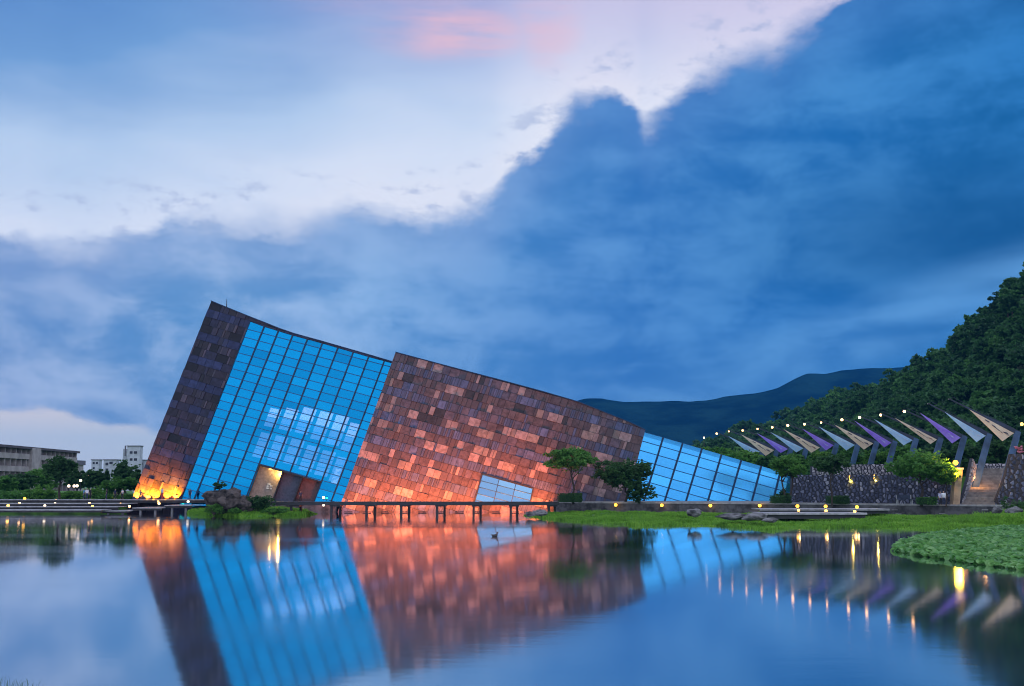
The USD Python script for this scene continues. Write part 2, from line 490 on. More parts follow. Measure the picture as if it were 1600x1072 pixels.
# the land behind the lake, with the shore as its front edge
shore = [(-420, 189), (-60, 189), (-30, 188.2), (14, 188.2), (22, 176), (36, 172), (70, 160), (420, 150)]
land = [(-1500, 189)] + shore[1:-1] + [(1500, 150), (1500, 1200), (-1500, 1200)]
solo("far_bank", plan(land, -0.5, 1.42), "turf", "level green land behind the lake on which the museum stands", kind="structure")
near = [(-420, 3.0), (420, 3.0), (420, -400), (-420, -400)]
solo("near_bank", plan(near, -0.5, 0.35), "turf", "grassy near shore of the lake at the viewer's feet", kind="structure")

lawn = hull([(-420, 189.6, 1.0), (-63, 189.6, 1.0), (-420, 189.6, 1.45), (-63, 189.6, 1.45), (-420, 215, 2.5), (-70, 215, 2.5), (-420, 260, 2.9), (-85, 260, 2.9), (-420, 260, 1.0), (-85, 260, 1.0)])
solo("lawn", lawn, "turf", "green lawn rising gently behind the left terraces", kind="structure")
upper = [(46.5, 174.2), (72, 166.6), (150, 160), (150, 242), (30, 242), (30, 206), (46.5, 198)]
solo("upper_terrace", plan(upper, -0.5, 5.5), "turf", "raised green terrace behind the rubble walls where the banner masts stand", kind="structure")


def heightfield(rows, mat_name, name, label, amp, freq, seed):
    """a surface through rows of points (each row from foot to ridge to back)"""
    a = np.asarray(rows)
    n, k = a.shape[:2]
    v = a.reshape(-1, 3)
    bump = (meshkit.fbm(np.column_stack([v[:, 0], v[:, 1], v[:, 2] * 0]) * freq + 900, 4, seed) - 0.5) * amp
    v = v + np.column_stack([np.zeros(len(v)), np.zeros(len(v)), bump])
    i, j = np.meshgrid(np.arange(n - 1), np.arange(k - 1), indexing="ij")
    c = (i * k + j).ravel()
    f = np.vstack([np.column_stack([c, c + 1, c + k + 1]), np.column_stack([c, c + k + 1, c + k])])
    m = trimesh.Trimesh(v, f, process=False)
    if m.face_normals[:, 2].mean() < 0:
        m.invert()
    solo(name, m, mat_name, label, kind="structure", smooth=True)
    return m


def interp_rows(foot, ridge, back, n, k):
    t = np.linspace(0, 1, n)
    def along(pts):
        pts = np.asarray(pts, float)
        s = np.linspace(0, 1, len(pts))
        return np.column_stack([np.interp(t, s, pts[:, c]) for c in range(3)])
    A, R, Bk = along(foot), along(ridge), along(back)
    u = np.linspace(0, 1, k)
    rows = []
    for i in range(n):
        up_ = A[i] + (R[i] - A[i]) * u[:, None]
        up_[:, 2] = A[i][2] + (R[i][2] - A[i][2]) * (u * 0.55 + 0.45 * u ** 1.5)
        dn = R[i] + (Bk[i] - R[i]) * u[1:, None]
        rows.append(np.vstack([up_, dn]))
    return rows


# near wooded hillside on the right: crowns stand ~7 m above the soil, so the ridge lies a little lower
rp = [(2300, 180, 330), (2000, 215, 330), (1800, 300, 335), (1700, 355, 338), (1602, 440, 340), (1575, 462, 350), (1545, 488, 362), (1500, 532, 385), (1478, 562, 400), (1440, 580, 425), (1395, 600, 470), (1345, 620, 520), (1300, 638, 570), (1250, 655, 630), (1200, 672, 700), (1150, 688, 780), (1090, 705, 880), (1000, 728, 1000), (900, 752, 1100)]
ridge = [W(px, py + 20 + max(0.0, (Y - 400) * 0.02), Y) for px, py, Y in rp]
foot = [(260 - 150 * s, 196 + 240 * s ** 1.5, 1.2) for s in np.linspace(0, 1, len(rp))]
foot = [np.array((W(px - (px - 1000) * 0.02, 700, 200 + 0.16 * (Y - 330))[0], 200 + 0.16 * (Y - 330), 1.3)) for px, py, Y in rp]
back = [r + np.array((60, 160, -r[2] * 0.9)) for r in ridge]
hill = heightfield(interp_rows(foot, ridge, back, 90, 30), "soil", "wooded_hill_ground", "soil of the steep wooded hillside on the right", 5.0, 0.02, 3)

# far blue mountains
mp = [(500, 700, 2600), (700, 668, 2600), (820, 645, 2600), (905, 629, 2600), (940, 624, 2600), (975, 627, 2600), (1010, 624, 2600), (1045, 622, 2600), (1080, 624, 2600), (1115, 622, 2600), (1150, 618, 2600), (1185, 613, 2600), (1215, 606, 2600), (1240, 596, 2600), (1262, 589, 2600), (1290, 587, 2600), (1315, 581, 2600), (1345, 579, 2600), (1390, 579, 2600), (1430, 572, 2600), (1500, 560, 2600), (1650, 520, 2600), (1900, 470, 2600)]
mridge = [W(*a) for a in mp]
mfoot = [(r[0] * 0.78, 1750, 2.0) for r in mridge]
mback = [r + np.array((0, 380, -r[2] * 0.9)) for r in mridge]
q = NG()
p = q.add("geometry", "position")
vo = q.add("voronoi_texture", "distance", vector=p, scale=0.06)
q.make("far_forest", surface=q.add("principled_bsdf", "BSDF", base_color=q.mix(q.step(q.noise(p, 0.010, 6), 0.35, 0.65), (0.002, 0.011, 0.014), (0.008, 0.030, 0.028)), roughness=0.9, specular_ior_level=0.0,
       normal=q.add("bump", "normal", height=vo, strength=0.9, distance=6.0)))
heightfield(interp_rows(mfoot, mridge, mback, 160, 40), "far_forest", "far_mountains", "long dark blue mountain ridge far beyond the museum", 26.0, 0.006, 8)

# ------------------------------------------------------------------ the museum
def xz(px, py, Y):
    w = W(px, py, Y)
    return (w[0], w[2])


YL, YM, YR = 187.6, 185.0, 187.2           # tall wing and its glass; the stone wedge in front; the low glass wing
CLAD = {
    "brown": (0.108, 0.078, 0.088), "rust": (0.118, 0.078, 0.080), "umber": (0.082, 0.062, 0.074), "plum": (0.115, 0.092, 0.122),
    "blush": (0.330, 0.235, 0.232), "sand": (0.270, 0.200, 0.185), "slate": (0.080, 0.100, 0.190), "steel": (0.110, 0.135, 0.250),
    "dusk": (0.085, 0.080, 0.120), "coal": (0.036, 0.034, 0.042)}
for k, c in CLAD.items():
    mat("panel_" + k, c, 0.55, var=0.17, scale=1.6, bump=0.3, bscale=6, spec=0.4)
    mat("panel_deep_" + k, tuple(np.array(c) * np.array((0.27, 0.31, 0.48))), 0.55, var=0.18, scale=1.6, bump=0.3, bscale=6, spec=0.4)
q = NG()
tone = q.add("attribute", "color", attribute="tone")
pn = q.noise(q.add("geometry", "position"), 1.6, 5)
q.make("panel_mixed", surface=q.add("principled_bsdf", "BSDF", base_color=q.mix(q.m("multiply", q.step(pn, 0.3, 0.7), 0.35), tone, (0.05, 0.045, 0.05)), roughness=0.5, specular_ior_level=0.4))
mat("panel_backing", (0.018, 0.017, 0.022), 0.8)
mat("wedge_roof", (0.060, 0.055, 0.065), 0.7)

# coated glass: mostly a blue mirror, a little see-through
def coated(name, col, clear, rough):
    q = NG()
    isl = q.add("object_info", "random")
    gl = q.add("glossy_bsdf", "BSDF", color=q.mix(isl, tuple(np.array(col) * 0.80), tuple(np.minimum(1.0, np.array(col) * 1.12))), roughness=rough)
    q.make(name, surface=q.add("mix_closure", "closure", fac=clear, closure1=gl, closure2=q.add("transparent_bsdf", "BSDF", color=(0.75, 0.9, 1.0))))


coated("blue_pane", (0.012, 0.480, 0.97), 0.34, 0.04)
coated("sky_pane", (0.090, 0.520, 1.0), 0.42, 0.16)
glow("glowing_lining", (0.17, 0.64, 1.0), 2.0)  # added glow that gives the low wing's panes their even blue
coated("pale_pane", (0.42, 0.68, 1.0), 0.10, 0.04)
glow("bright_window", (1.0, 0.80, 0.80), 3.1)  # brightness of the pale sky in the glass, put in as emission
glow("dim_window", (0.80, 0.76, 1.0), 1.25)

museum = thing("museum_building", "huge leaning museum of brown stone panels and blue glass slabs rising from the lake", "museum", W(620, 790, YM) * [1, 1, 0])
ROOF = [(330, 471), (389, 495), (412, 504), (437, 514), (460, 522), (500, 533), (540, 544.5), (580, 556), (612, 565.5)]
tall = [xz(x, y, YL) for x, y in ROOF] + [xz(640, 574, YL), xz(560, 820, YL), xz(190, 820, YL)]
tall_poly = Polygon(tall)
glass_px = [(390.5, 502), (412, 510), (434.4, 517), (457, 524), (480, 530), (504, 536.5), (528, 543.5), (552, 550.5), (576, 557.5), (611, 567), (625, 571), (555, 792), (279, 792)]
glass_poly = Polygon([xz(x, y, YL) for x, y in glass_px])
door_poly = Polygon([xz(x, y, YL) for x, y in [(407, 726), (501.5, 753), (486, 796), (380, 796)]])
mid_px = [(618, 551), (700, 573), (780, 594), (850, 613), (905, 629), (950, 647), (985, 661), (1008, 672)]
mid = [xz(x, y, YM) for x, y in mid_px] + [xz(972, 812, YM), xz(523.5, 812, YM)]
mid_poly = Polygon(mid)
win_poly = Polygon([xz(x, y, YM) for x, y in [(754, 741), (832.5, 763), (828, 785), (741.5, 785)]])
low_poly = Polygon([xz(x, y, YR) for x, y in [(1004, 674), (1243, 743.5), (1234, 792), (970, 792)]])


def ring(poly):
    return np.array(poly.exterior.coords)[:-1]


def clip(quad, keep, cut=None):
    c = Polygon(quad).intersection(keep)
    if cut is not None:
        c = c.difference(cut)
    out = []
    for g_ in getattr(c, "geoms", [c]):
        if g_.geom_type == "Polygon" and g_.area > 0.02:
            out.append(g_)
    return out


panels = []                                 # (area, kind, deep, mesh)


def face_mesh(g_, y0, y1):
    r = ring(g_)
    if g_.convex_hull.area - g_.area < 1e-6 and not g_.interiors:
        if len(r) > 8:
            r = ring(g_.simplify(0.01))
        return prism(r, y0, y1)
    return solid(r, y0, y1, [np.array(i.coords) for i in g_.interiors])


def clad(keep, cut, o, rdir, cdir, h, n0, n1, span, Y, chooser, where, deep):
    """courses of panels: o origin, rdir along the course, cdir down the slope (2-D unit vectors in the facade)"""
    gap = 0.022
    for i in range(n0, n1):
        a = span[0] - rnd.uniform(0, 1)
        while a < span[1]:
            kind, w = chooser(i)
            p = lambda s, t: o + rdir * s + cdir * t
            t0, t1 = i * h + gap, (i + 1) * h - gap
            quad = [p(a + gap, t0), p(a + w - gap, t0), p(a + w - gap, t1), p(a + gap, t1)]
            a += w
            for g_ in clip(quad, keep, cut):
                proud = rnd.choice((0.10, 0.13, 0.16, 0.20, 0.26))
                panels.append((g_.area, kind, deep, face_mesh(g_, Y - proud, Y - 0.02), where))


def wedge_tones(i):
    if i % 3 == 1 or (i % 3 == 0 and rnd.random() < 0.10):
        return rnd.choice(("slate", "slate", "steel", "dusk", "plum")), rnd.choice((0.30, 0.34, 0.40, 0.40, 0.55, 0.8, 1.2))
    r = rnd.random()
    if r < 0.26:
        return rnd.choice(("blush", "blush", "sand")), rnd.choice((0.45, 0.5, 0.8, 0.8, 1.1, 1.6, 1.9))
    if r < 0.30:
        return "coal", rnd.choice((0.8, 1.4, 1.7))
    return rnd.choice(("brown", "rust", "umber", "plum", "brown", "brown")), rnd.choice((0.4, 0.6, 0.8, 1.1, 1.6))


def tower_tones(i):
    r = rnd.random()
    if i % 3 == 1:
        return rnd.choice(("slate", "dusk", "slate", "steel")), rnd.choice((0.8, 1.4, 2.0))
    if r < 0.22:
        return rnd.choice(("blush", "sand")), rnd.choice((0.3, 0.3, 0.45))
    if r < 0.34:
        return "coal", rnd.choice((0.6, 1.3, 2.0))
    return rnd.choice(("plum", "umber", "brown", "plum", "dusk")), rnd.choice((0.5, 0.9, 1.3, 1.9))


def frame_dirs(o, along, down, Y):
    o = np.array(xz(*o, Y))
    r_ = np.array(xz(*along, Y)) - o
    c_ = np.array(xz(*down, Y)) - o
    return o, r_ / np.linalg.norm(r_), c_ / np.linalg.norm(c_)


# stone slab behind each cladding, hung with its panels
stone_m = path_of("stone_wedge", museum)
part_loc = LOC[museum]
used[(museum, "stone_wedge")] = -1
hole = ring(win_poly)
stone_m = part("stone_wedge", solid(mid, YM, YM + 36, [hole]), "panel_backing", museum, label="middle slab of brown and blush stone panels")
tall_cut = unary = glass_poly.union(door_poly)
strip = tall_poly.difference(tall_cut)
strip_main = max(getattr(strip, "geoms", [strip]), key=lambda g_: g_.area)
stone_l = part("stone_tower", cat([solid(ring(s_), YL, YL + 1.6, [np.array(i_.coords) for i_ in s_.interiors]) for s_ in getattr(strip, "geoms", [strip]) if s_.area > 0.3]), "panel_backing", museum, label="tall dark end slab of purple brown panels")
o, r_, c_ = frame_dirs((618, 551), (760, 589.5), (576, 664), YM)
clad(mid_poly, win_poly, o, r_, c_, 1.37, 0, 22, (-8, 64), YM, wedge_tones, stone_m, False)
o, r_, c_ = frame_dirs((330, 471), (389, 488), (268, 624), YL)
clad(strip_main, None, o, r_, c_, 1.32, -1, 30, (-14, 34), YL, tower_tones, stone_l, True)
panels.sort(key=lambda t: -t[0])
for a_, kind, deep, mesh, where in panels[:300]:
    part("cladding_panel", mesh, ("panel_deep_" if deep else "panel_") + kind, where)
for where in (stone_m, stone_l):
    rest = [t for t in panels[300:] if t[4] == where]
    mm = cat([t[3] for t in rest])
    pth = part("cladding_panels", mm, "panel_mixed", where, kind="stuff")
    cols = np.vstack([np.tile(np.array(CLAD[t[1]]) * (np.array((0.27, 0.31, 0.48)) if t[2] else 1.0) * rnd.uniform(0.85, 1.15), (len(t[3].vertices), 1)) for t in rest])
    tint(pth, cols)

# bodies behind: the tall wing is a hollow box (dark inside) behind its glass
back = [p for p in tall]
part("wing_back", solid(tall, YL + 30, YL + 31), "panel_backing", museum)
roof_line = [xz(x, y, YL) for x, y in ROOF] + [xz(640, 574, YL)]
part("wing_roof", solid(roof_line + [(x, z - 0.5) for x, z in roof_line[::-1]], YL + 1.6, YL + 30), "wedge_roof", museum)
el_, er_ = np.array(xz(330, 471, YL)), np.array(xz(190, 820, YL))
part("wing_side", solid([el_, er_, er_ + [0.9, 0], el_ + [0.9, -0.4]], YL + 1.6, YL + 30), "panel_backing", museum)
lowr = ring(low_poly)
part("low_wing_roof", solid([lowr[0], lowr[1], lowr[1] + [0, -0.35], lowr[0] + [0, -0.35]], YR + 0.3, YR + 8), "wedge_roof", museum)
part("low_wing_back", solid(lowr, YR + 5, YR + 5.3), "glowing_lining", museum, label="added blue glowing panel that brightens the low glass wing from behind")  # emissive sheet added behind the panes, not a lamp
part("low_wing_floor", bx(((lowr[:, 0].min() + lowr[:, 0].max()) / 2, YR + 2.6, 1.46), (lowr[:, 0].max() - lowr[:, 0].min(), 4.8, 0.06)), "dark_stone", museum)
part("wing_floor", bx((-41, YL + 14, 1.47), (44, 30, 0.08)), "dark_stone", museum)

# ---- curtain walls
def curtain(name, keep, cut, lines, rows, Y, pane, label, mw, seed, lean=0.0):
    """lines: mullion axes as ((px,py),(px,py)) with the two edges; rows: (origin, along, step down) of the transoms"""
    rr = random.Random(seed)
    wall = group_part(name, museum)
    tag(wall, label)
    L = [(np.array(xz(*a, Y)), np.array(xz(*b, Y))) for a, b in lines]
    o, rdir, cdir = frame_dirs(*rows[:3], Y)
    h, n0, n1 = rows[3:]

    def cross_(ln, t):
        """where a mullion axis meets the transom line t"""
        a, b = ln
        q0 = o + cdir * t
        M = np.array([b - a, -rdir]).T
        s = np.linalg.solve(M, q0 - a)
        return a + (b - a) * s[0]

    for k in range(len(L) - 1):
        for i in range(n0, n1):
            quad = [cross_(L[k], i * h), cross_(L[k + 1], i * h), cross_(L[k + 1], (i + 1) * h), cross_(L[k], (i + 1) * h)]
            for g_ in clip(quad, keep, cut):
                g_ = g_.buffer(-0.05, join_style=2)
                if g_.is_empty or g_.area < 0.05 or g_.geom_type != "Polygon":
                    continue
                m = face_mesh(g_, Y - 0.02, Y + 0.02)
                v = np.array(m.vertices)
                c = v.mean(0)
                v[:, 1] += (v[:, 0] - c[0]) * rr.uniform(-0.012, 0.012) + (v[:, 2] - c[2]) * (lean + rr.uniform(-0.012, 0.012))
                m.vertices = v
                part("glass_pane", m, pane, wall)
    for k, (a, b) in enumerate(L):
        if k in (0, len(L) - 1):
            w = mw * 0.8
        else:
            w = mw
        d = (b - a) / np.linalg.norm(b - a)
        nrm = np.array([-d[1], d[0]]) * w / 2
        quad = [a + nrm - d * 3, b + nrm + d * 6, b - nrm + d * 6, a - nrm - d * 3]
        for g_ in clip(quad, keep, cut):
            part("mullion", face_mesh(g_, Y - 0.20, Y + 0.22), "frame_steel", wall)
    for i in range(n0, n1 + 1):
        p0, p1 = cross_(L[0], i * h), cross_(L[-1], i * h)
        up_ = cdir * 0.06
        for g_ in clip([p0 - up_, p1 - up_, p1 + up_, p0 + up_], keep, cut):
            if g_.area > 0.08:
                part("transom", face_mesh(g_, Y - 0.10, Y + 0.10), "transom_steel", wall)
    return wall


ML = [((390.5, 502), (281, 783)), ((412, 512.6), (303.5, 780)), ((434.4, 518.7), (329.5, 780)), ((457, 525), (355, 780)), ((480.5, 530), (383.8, 780)), ((504, 536), (409.6, 780)), ((528, 543.5), (436.9, 780)), ((552, 550.6), (465.3, 780)), ((576, 557.6), (491.9, 780)), ((600.6, 564), (518.9, 780)), ((625, 571), (545, 780))]
g_left = curtain("glass_wall", glass_poly, door_poly, ML, ((390.5, 502), (600, 557), (351, 602), 1.38, -1, 24), YL, "blue_pane", "tall leaning wall of bright blue glass panes", 0.21, 4, 0.03)
MR = [((1004, 674), (976, 788)), ((1035.6, 685.5), (1007, 780)), ((1065.8, 695), (1038.6, 782.6)), ((1095.9, 703.9), (1071.9, 782.6)), ((1126.7, 712), (1106.9, 780)), ((1157.6, 720.9), (1139.6, 782.6)), ((1189, 729.6), (1175, 782)), ((1219, 738), (1208, 782)), ((1243, 743.5), (1235.5, 783))]
g_right = curtain("glass_wall", low_poly, None, MR, ((1004, 674), (1120, 707), (990, 731), 1.53, 0, 12), YR, "sky_pane", "low glass wing running down to the right", 0.28, 5, 0.03)
WL = [((754, 741), (741.5, 785)), ((780, 748), (771, 785)), ((806, 756), (799, 785)), ((832.5, 763), (828, 785))]
g_mid = curtain("stone_wedge_window", win_poly, None, WL, ((754, 741), (830, 761), (748, 762), 1.05, 0, 5), YM + 0.12, "pale_pane", "slanted window low in the brown slab", 0.10, 6, 0.12)
r4 = ring(Polygon(hole).buffer(0.16, join_style=2))
part("window_frame", solid(r4, YM - 0.32, YM + 0.05, [hole]), "black_steel", museum)
part("window_back", solid(ring(win_poly.buffer(0.3)), YM + 3.0, YM + 3.2), "panel_backing", museum)

# glowing panels added for the pale sky showing in the tall glass wall
YI = YL + 2.2
cols_ = [(423, 637, 17, 29), (448, 637, 19, 34), (475, 636, 20, 40), (501, 642, 20, 44), (526, 648, 20, 46), (548, 660, 14, 44)]
sl = 0.382
for x, y, w, hgt in cols_:
    n = 4
    for i in range(n):
        y0, y1 = y + hgt * i / n, y + hgt * (i + 1) / n - 1.0
        qd = [(x - sl * (y0 - y), y0), (x + w - sl * (y0 - y), y0 + w * .22), (x + w - sl * (y1 - y), y1 + w * .22), (x - sl * (y1 - y), y1)]
        part("gallery_window", prism([xz(a, b, YI) for a, b in qd], YI, YI + 0.1), "bright_window" if i < 2 else "dim_window", museum)
    y2 = y + hgt + 9
    for i in range(3):
        y0, y1 = y2 + 13 * i, y2 + 13 * i + 12
        qd = [(x - sl * (y0 - y), y0), (x + w - sl * (y0 - y), y0 + w * .22), (x + w - sl * (y1 - y), y1 + w * .22), (x - sl * (y1 - y), y1)]
        part("gallery_window", prism([xz(a, b, YI) for a, b in qd], YI, YI + 0.1), "dim_window", museum)
for x, y in ((525, 732), (521, 744)):
    part("gallery_window", prism([xz(x, y, YI), xz(x + 9, y + 2, YI), xz(x + 5, y + 12, YI), xz(x - 4, y + 10, YI)][:4], YI, YI + 0.1), "bright_window", museum)

# entrance: three leaning bays
mat("bay_tan", (0.34, 0.26, 0.22), 0.6)
mat("bay_blue", (0.105, 0.100, 0.150), 0.6)
mat("bay_red", (0.150, 0.080, 0.082), 0.6)
for (a, b, c, d), m_, lab in (((407, 726), (442, 737), (423, 790), (383, 790)), "bay_tan", "lit tan entrance bay"), (((444, 736.6), (472, 745), (456, 790), (425, 790)), "bay_blue", "blue grey entrance bay"), (((473.5, 745.4), (501, 753), (488, 790), (457.5, 790)), "bay_red", "dark red entrance bay"):
    part("entrance_bay", prism([xz(*t, YL + 0.6) for t in (a, b, c, d)], YL + 0.6, YL + 0.9), m_, museum, label=lab)
for a, b in (((442.6, 736), (423.6, 790)), ((472.8, 745), (456.8, 790))):  # fins added to keep the lamp light off the neighbouring bays
    part("bay_fin", prism([xz(a[0] - 0.7, a[1], YL), xz(a[0] + 0.9, a[1] + .4, YL), xz(b[0] + 0.9, b[1], YL), xz(b[0] - 0.7, b[1], YL)], YL - 0.35, YL + 0.9), "black_steel", museum)
hd = [xz(*t, YL) for t in ((405, 724.5), (503, 752), (502.5, 754), (404.5, 727))]
part("entrance_lintel", prism(hd, YL - 0.5, YL + 0.9), "black_steel", museum)
for px in (423, 436):
    w_ = W(px, 733 + (px - 423) * 0.3, YL - 0.1)
    part("entrance_lamp", bx(w_, (0.55, 0.25, 0.14)), "lamp_warm", museum)
mat("pale_letter", (0.8, 0.75, 0.7), 0.5)
for dx, dy, w, hh in ((0, 0, 5, 2.2), (-1.0, 3.2, 3, 2.4), (4, 3.0, 4, 2.0), (-2, 6.6, 5, 2.0), (4.5, 7.0, 2.5, 2.4)):
    part("bay_sign_mark", prism([xz(418 + dx, 755 + dy, YL + 0.5), xz(418 + dx + w, 755.6 + dy, YL + 0.5), xz(417.3 + dx + w, 755.6 + dy + hh, YL + 0.5), xz(417.3 + dx, 755 + dy + hh, YL + 0.5)], YL + 0.52, YL + 0.6), "pale_letter", museum)
rodb = W(354, 482, YL + 0.8)
part("lightning_rod", tube([rodb, rodb + [0, 0, 1.1], rodb + [0, 0, 1.6]], [0.09, 0.06, 0.03], 6), "black_steel", museum)
# coping along the roofs
for pts_, Y_, pl in ((ROOF, YL, museum), (mid_px, YM, museum)):
    cp = [xz(x, y, Y_) for x, y in pts_]
    part("roof_coping", solid(cp + [(x, z + 0.14) for x, z in cp[::-1]], Y_ - 0.3, Y_ + 0.6), "frame_steel", museum)

# ------------------------------------------------------------------ decks, pier, promenade
DECK = 1.72


def lights_at(pos, r, inten, col, parent=None):
    """a small sphere light inside a lamp"""
    nlight[0] += 1
    l = UsdLux.SphereLight.Define(stage, f"/World/lamp_light_{nlight[0]:03d}")
    l.CreateRadiusAttr(r)
    l.CreateIntensityAttr(inten)
    l.CreateColorAttr(Gf.Vec3f(*col))
    l.GetPrim().CreateAttribute("inputs:normalize", T.Bool).Set(False)
    UsdGeom.Xformable(l).AddTranslateOp().Set(Gf.Vec3d(*map(float, pos)))
    return l


def spot_up(pos, r, inten, col, tilt, cone):
    """a narrow upward spotlight in a housing"""
    l = lights_at(pos, r, inten, col)
    s = UsdLux.ShapingAPI.Apply(l.GetPrim())
    s.CreateShapingConeAngleAttr(cone)
    s.CreateShapingConeSoftnessAttr(0.5)
    UsdGeom.Xformable(l).AddRotateXOp().Set(180.0 - tilt)


def flood(pos, w, d, inten, col, tilt):
    """an upward floodlight: a housing with its glass, and the light it gives, turned towards the wall by tilt degrees"""
    nlight[0] += 1
    l = UsdLux.RectLight.Define(stage, f"/World/flood_light_{nlight[0]:03d}")
    l.CreateWidthAttr(w)
    l.CreateHeightAttr(d)
    l.CreateIntensityAttr(inten)
    l.CreateColorAttr(Gf.Vec3f(*col))
    l.GetPrim().CreateAttribute("inputs:normalize", T.Bool).Set(False)
    x = UsdGeom.Xformable(l)
    x.AddTranslateOp().Set(Gf.Vec3d(*map(float, pos)))
    x.AddRotateXOp().Set(180.0 - tilt)
    return l


# stepped timber terraces on the left, running down to the water
def terrace(x0, x1, y0, y1, z, label, drop=0.42, posts=0):
    t = thing("timber_terrace", label, "terrace", ((x0 + x1) / 2, y0, 0))
    n = max(1, int(round((x1 - x0) / 5.0)))
    for k in range(n):                                   # deck boards in bays, each with its pale nosing
        a, b = x0 + (x1 - x0) * k / n, x0 + (x1 - x0) * (k + 1) / n
        part("deck_bay", bx(((a + b) / 2, (y0 + y1) / 2, z - 0.05), (b - a - 0.03, y1 - y0, 0.10)), "pale_timber", t)
    part("nosing", cbox(((x0 + x1) / 2, y0 - 0.05, z - 0.06), (x1 - x0, 0.12, 0.14), 0.02), "pale_timber", t)
    part("fascia", bx(((x0 + x1) / 2, y0 + 0.25, z - 0.10 - drop / 2), (x1 - x0 - 0.1, 0.12, drop)), "dark_timber", t)
    for k in range(posts):
        xx = x0 + (x1 - x0) * (k + 0.5) / posts
        part("post", bx((xx, y0 + 0.5, z / 2 - 0.3), (0.30, 0.30, z + 0.5)), "concrete", t)
    return t


def xat(px, Y):
    return W(px, 760, Y)[0]


terrace(-180, xat(326, 183.5), 183.5, 187.2, W(0, 780.5, 183.5)[2], "topmost and longest timber terrace of the left steps, below the orange wall")
terrace(xat(-60, 179), xat(202, 179), 179, 183.4, W(0, 786.5, 179)[2], "second timber terrace from the top on the left lakeside steps")
terrace(xat(-60, 175), xat(186, 175), 175, 178.9, W(0, 791.5, 175)[2], "third timber terrace from the top on the left lakeside steps")
terrace(xat(-60, 170.5), xat(160, 170.5), 170.5, 174.9, W(0, 796.5, 170.5)[2], "lowest timber terrace of the left steps, just above the water", 0.30)
terrace(xat(158, 172.5), xat(203, 172.5), 172.5, 178.8, W(0, 798, 172.5)[2], "small low timber landing beside the lowest left terrace", 0.25, 2)
terrace(xat(208, 174), xat(254, 174), 174, 181, W(0, 793.3, 174)[2], "short timber platform on posts under the orange lit wall", 0.3, 2)
terrace(xat(258, 176), xat(301, 176), 176, 183, W(0, 789.5, 176)[2], "short timber platform on posts left of the boulder island", 0.3, 2)

# pier in front of the glass and the stone wedge
YP = 168.0
pz = W(700, 784.2, YP)[2]
pier = thing("timber_pier", "long dark pier on paired posts before the brown stone slab", "pier", (xat(620, YP), YP, 0))
x0, x1 = xat(322, YP), xat(874, YP)
nb = 26
for k in range(nb):
    a, b = x0 + (x1 - x0) * k / nb, x0 + (x1 - x0) * (k + 1) / nb
    part("deck_bay", bx(((a + b) / 2, YP + 1.6, pz - 0.05), (b - a - 0.03, 3.2, 0.10)), "dark_timber", pier)
part("edge_beam", cbox(((x0 + x1) / 2, YP + 0.1, pz - 0.30), (x1 - x0, 0.22, 0.36), 0.02), "black_steel", pier)
part("edge_beam", cbox(((x0 + x1) / 2, YP + 3.0, pz - 0.30), (x1 - x0, 0.22, 0.36), 0.02), "black_steel", pier)
for px in (455, 518, 572.7, 627, 683, 740, 798, 857.5):
    for dx, yy in ((0, YP + 0.45), (0.95, YP + 2.7)):
        xx = xat(px, YP) + dx
        part("post", bx((xx, yy, pz / 2 - 0.7), (0.34, 0.34, pz + 0.5)), "black_steel", pier)
    part("cross_head", bx((xat(px, YP) + 0.5, YP + 1.6, pz - 0.58), (1.5, 3.0, 0.20)), "black_steel", pier)
# low dark foundation of the glass wing behind the pier
solo("glass_wing_plinth", bx(((xat(326, 187) + xat(528, 187)) / 2, 186.3, 0.55), (xat(528, 187) - xat(326, 187), 0.9, 1.9)), "dark_stone", "low dark stone plinth between pier and tall blue glass wall", "plinth")

# promenade on the right: front edge approaches the viewer
def pr(px, z=DECK, dy=0.0):
    py = np.interp(px, [860, 1240, 1600, 1700], [784.3, 786.6, 790.0, 791.0])
    return G(px, py + dy, z)


front = [pr(px)[:2] for px in (868, 960, 1060, 1160, 1260, 1360, 1460, 1560, 1700)]
deck_poly = front + [(95, 175), (60, 187), (xat(868, 171), 187)]
solo("promenade", plan(deck_poly, DECK - 0.14, DECK), "concrete", "flat paved promenade along the right shore", kind="structure")
wall_ = thing("promenade_wall", "long dark quay wall under the right promenade, with lamps along it", "quay wall", (30, 160, 0))
for (a, b) in zip(front[:-1], front[1:]):
    a, b = np.array(a), np.array(b)
    d = (b - a) / np.linalg.norm(b - a)
    nn = np.array([d[1], -d[0]])
    quad = [a + nn * 0.02 + d * 0.015, b + nn * 0.02 - d * 0.015, b - nn * 0.4 - d * 0.015, a - nn * 0.4 + d * 0.015]
    part("wall_panel", plan(quad, -0.4, DECK - 0.16), "dark_stone", wall_)
    quad = [a + nn * 0.10, b + nn * 0.10, b - nn * 0.35, a - nn * 0.35]
    part("coping", plan(quad, DECK - 0.155, DECK + 0.07), "pale_timber", wall_)
# recessed step lights in the wall to the right
for px, py in ((1398, 796.5), (1404, 803), (1472, 802.5), (1539, 796.5)):
    a = pr(px)
    w_ = W(px, py, a[1] - 0.25)
    part("wall_slot", bx(w_, (0.75, 0.12, 0.14), -0.55), "concrete", wall_)

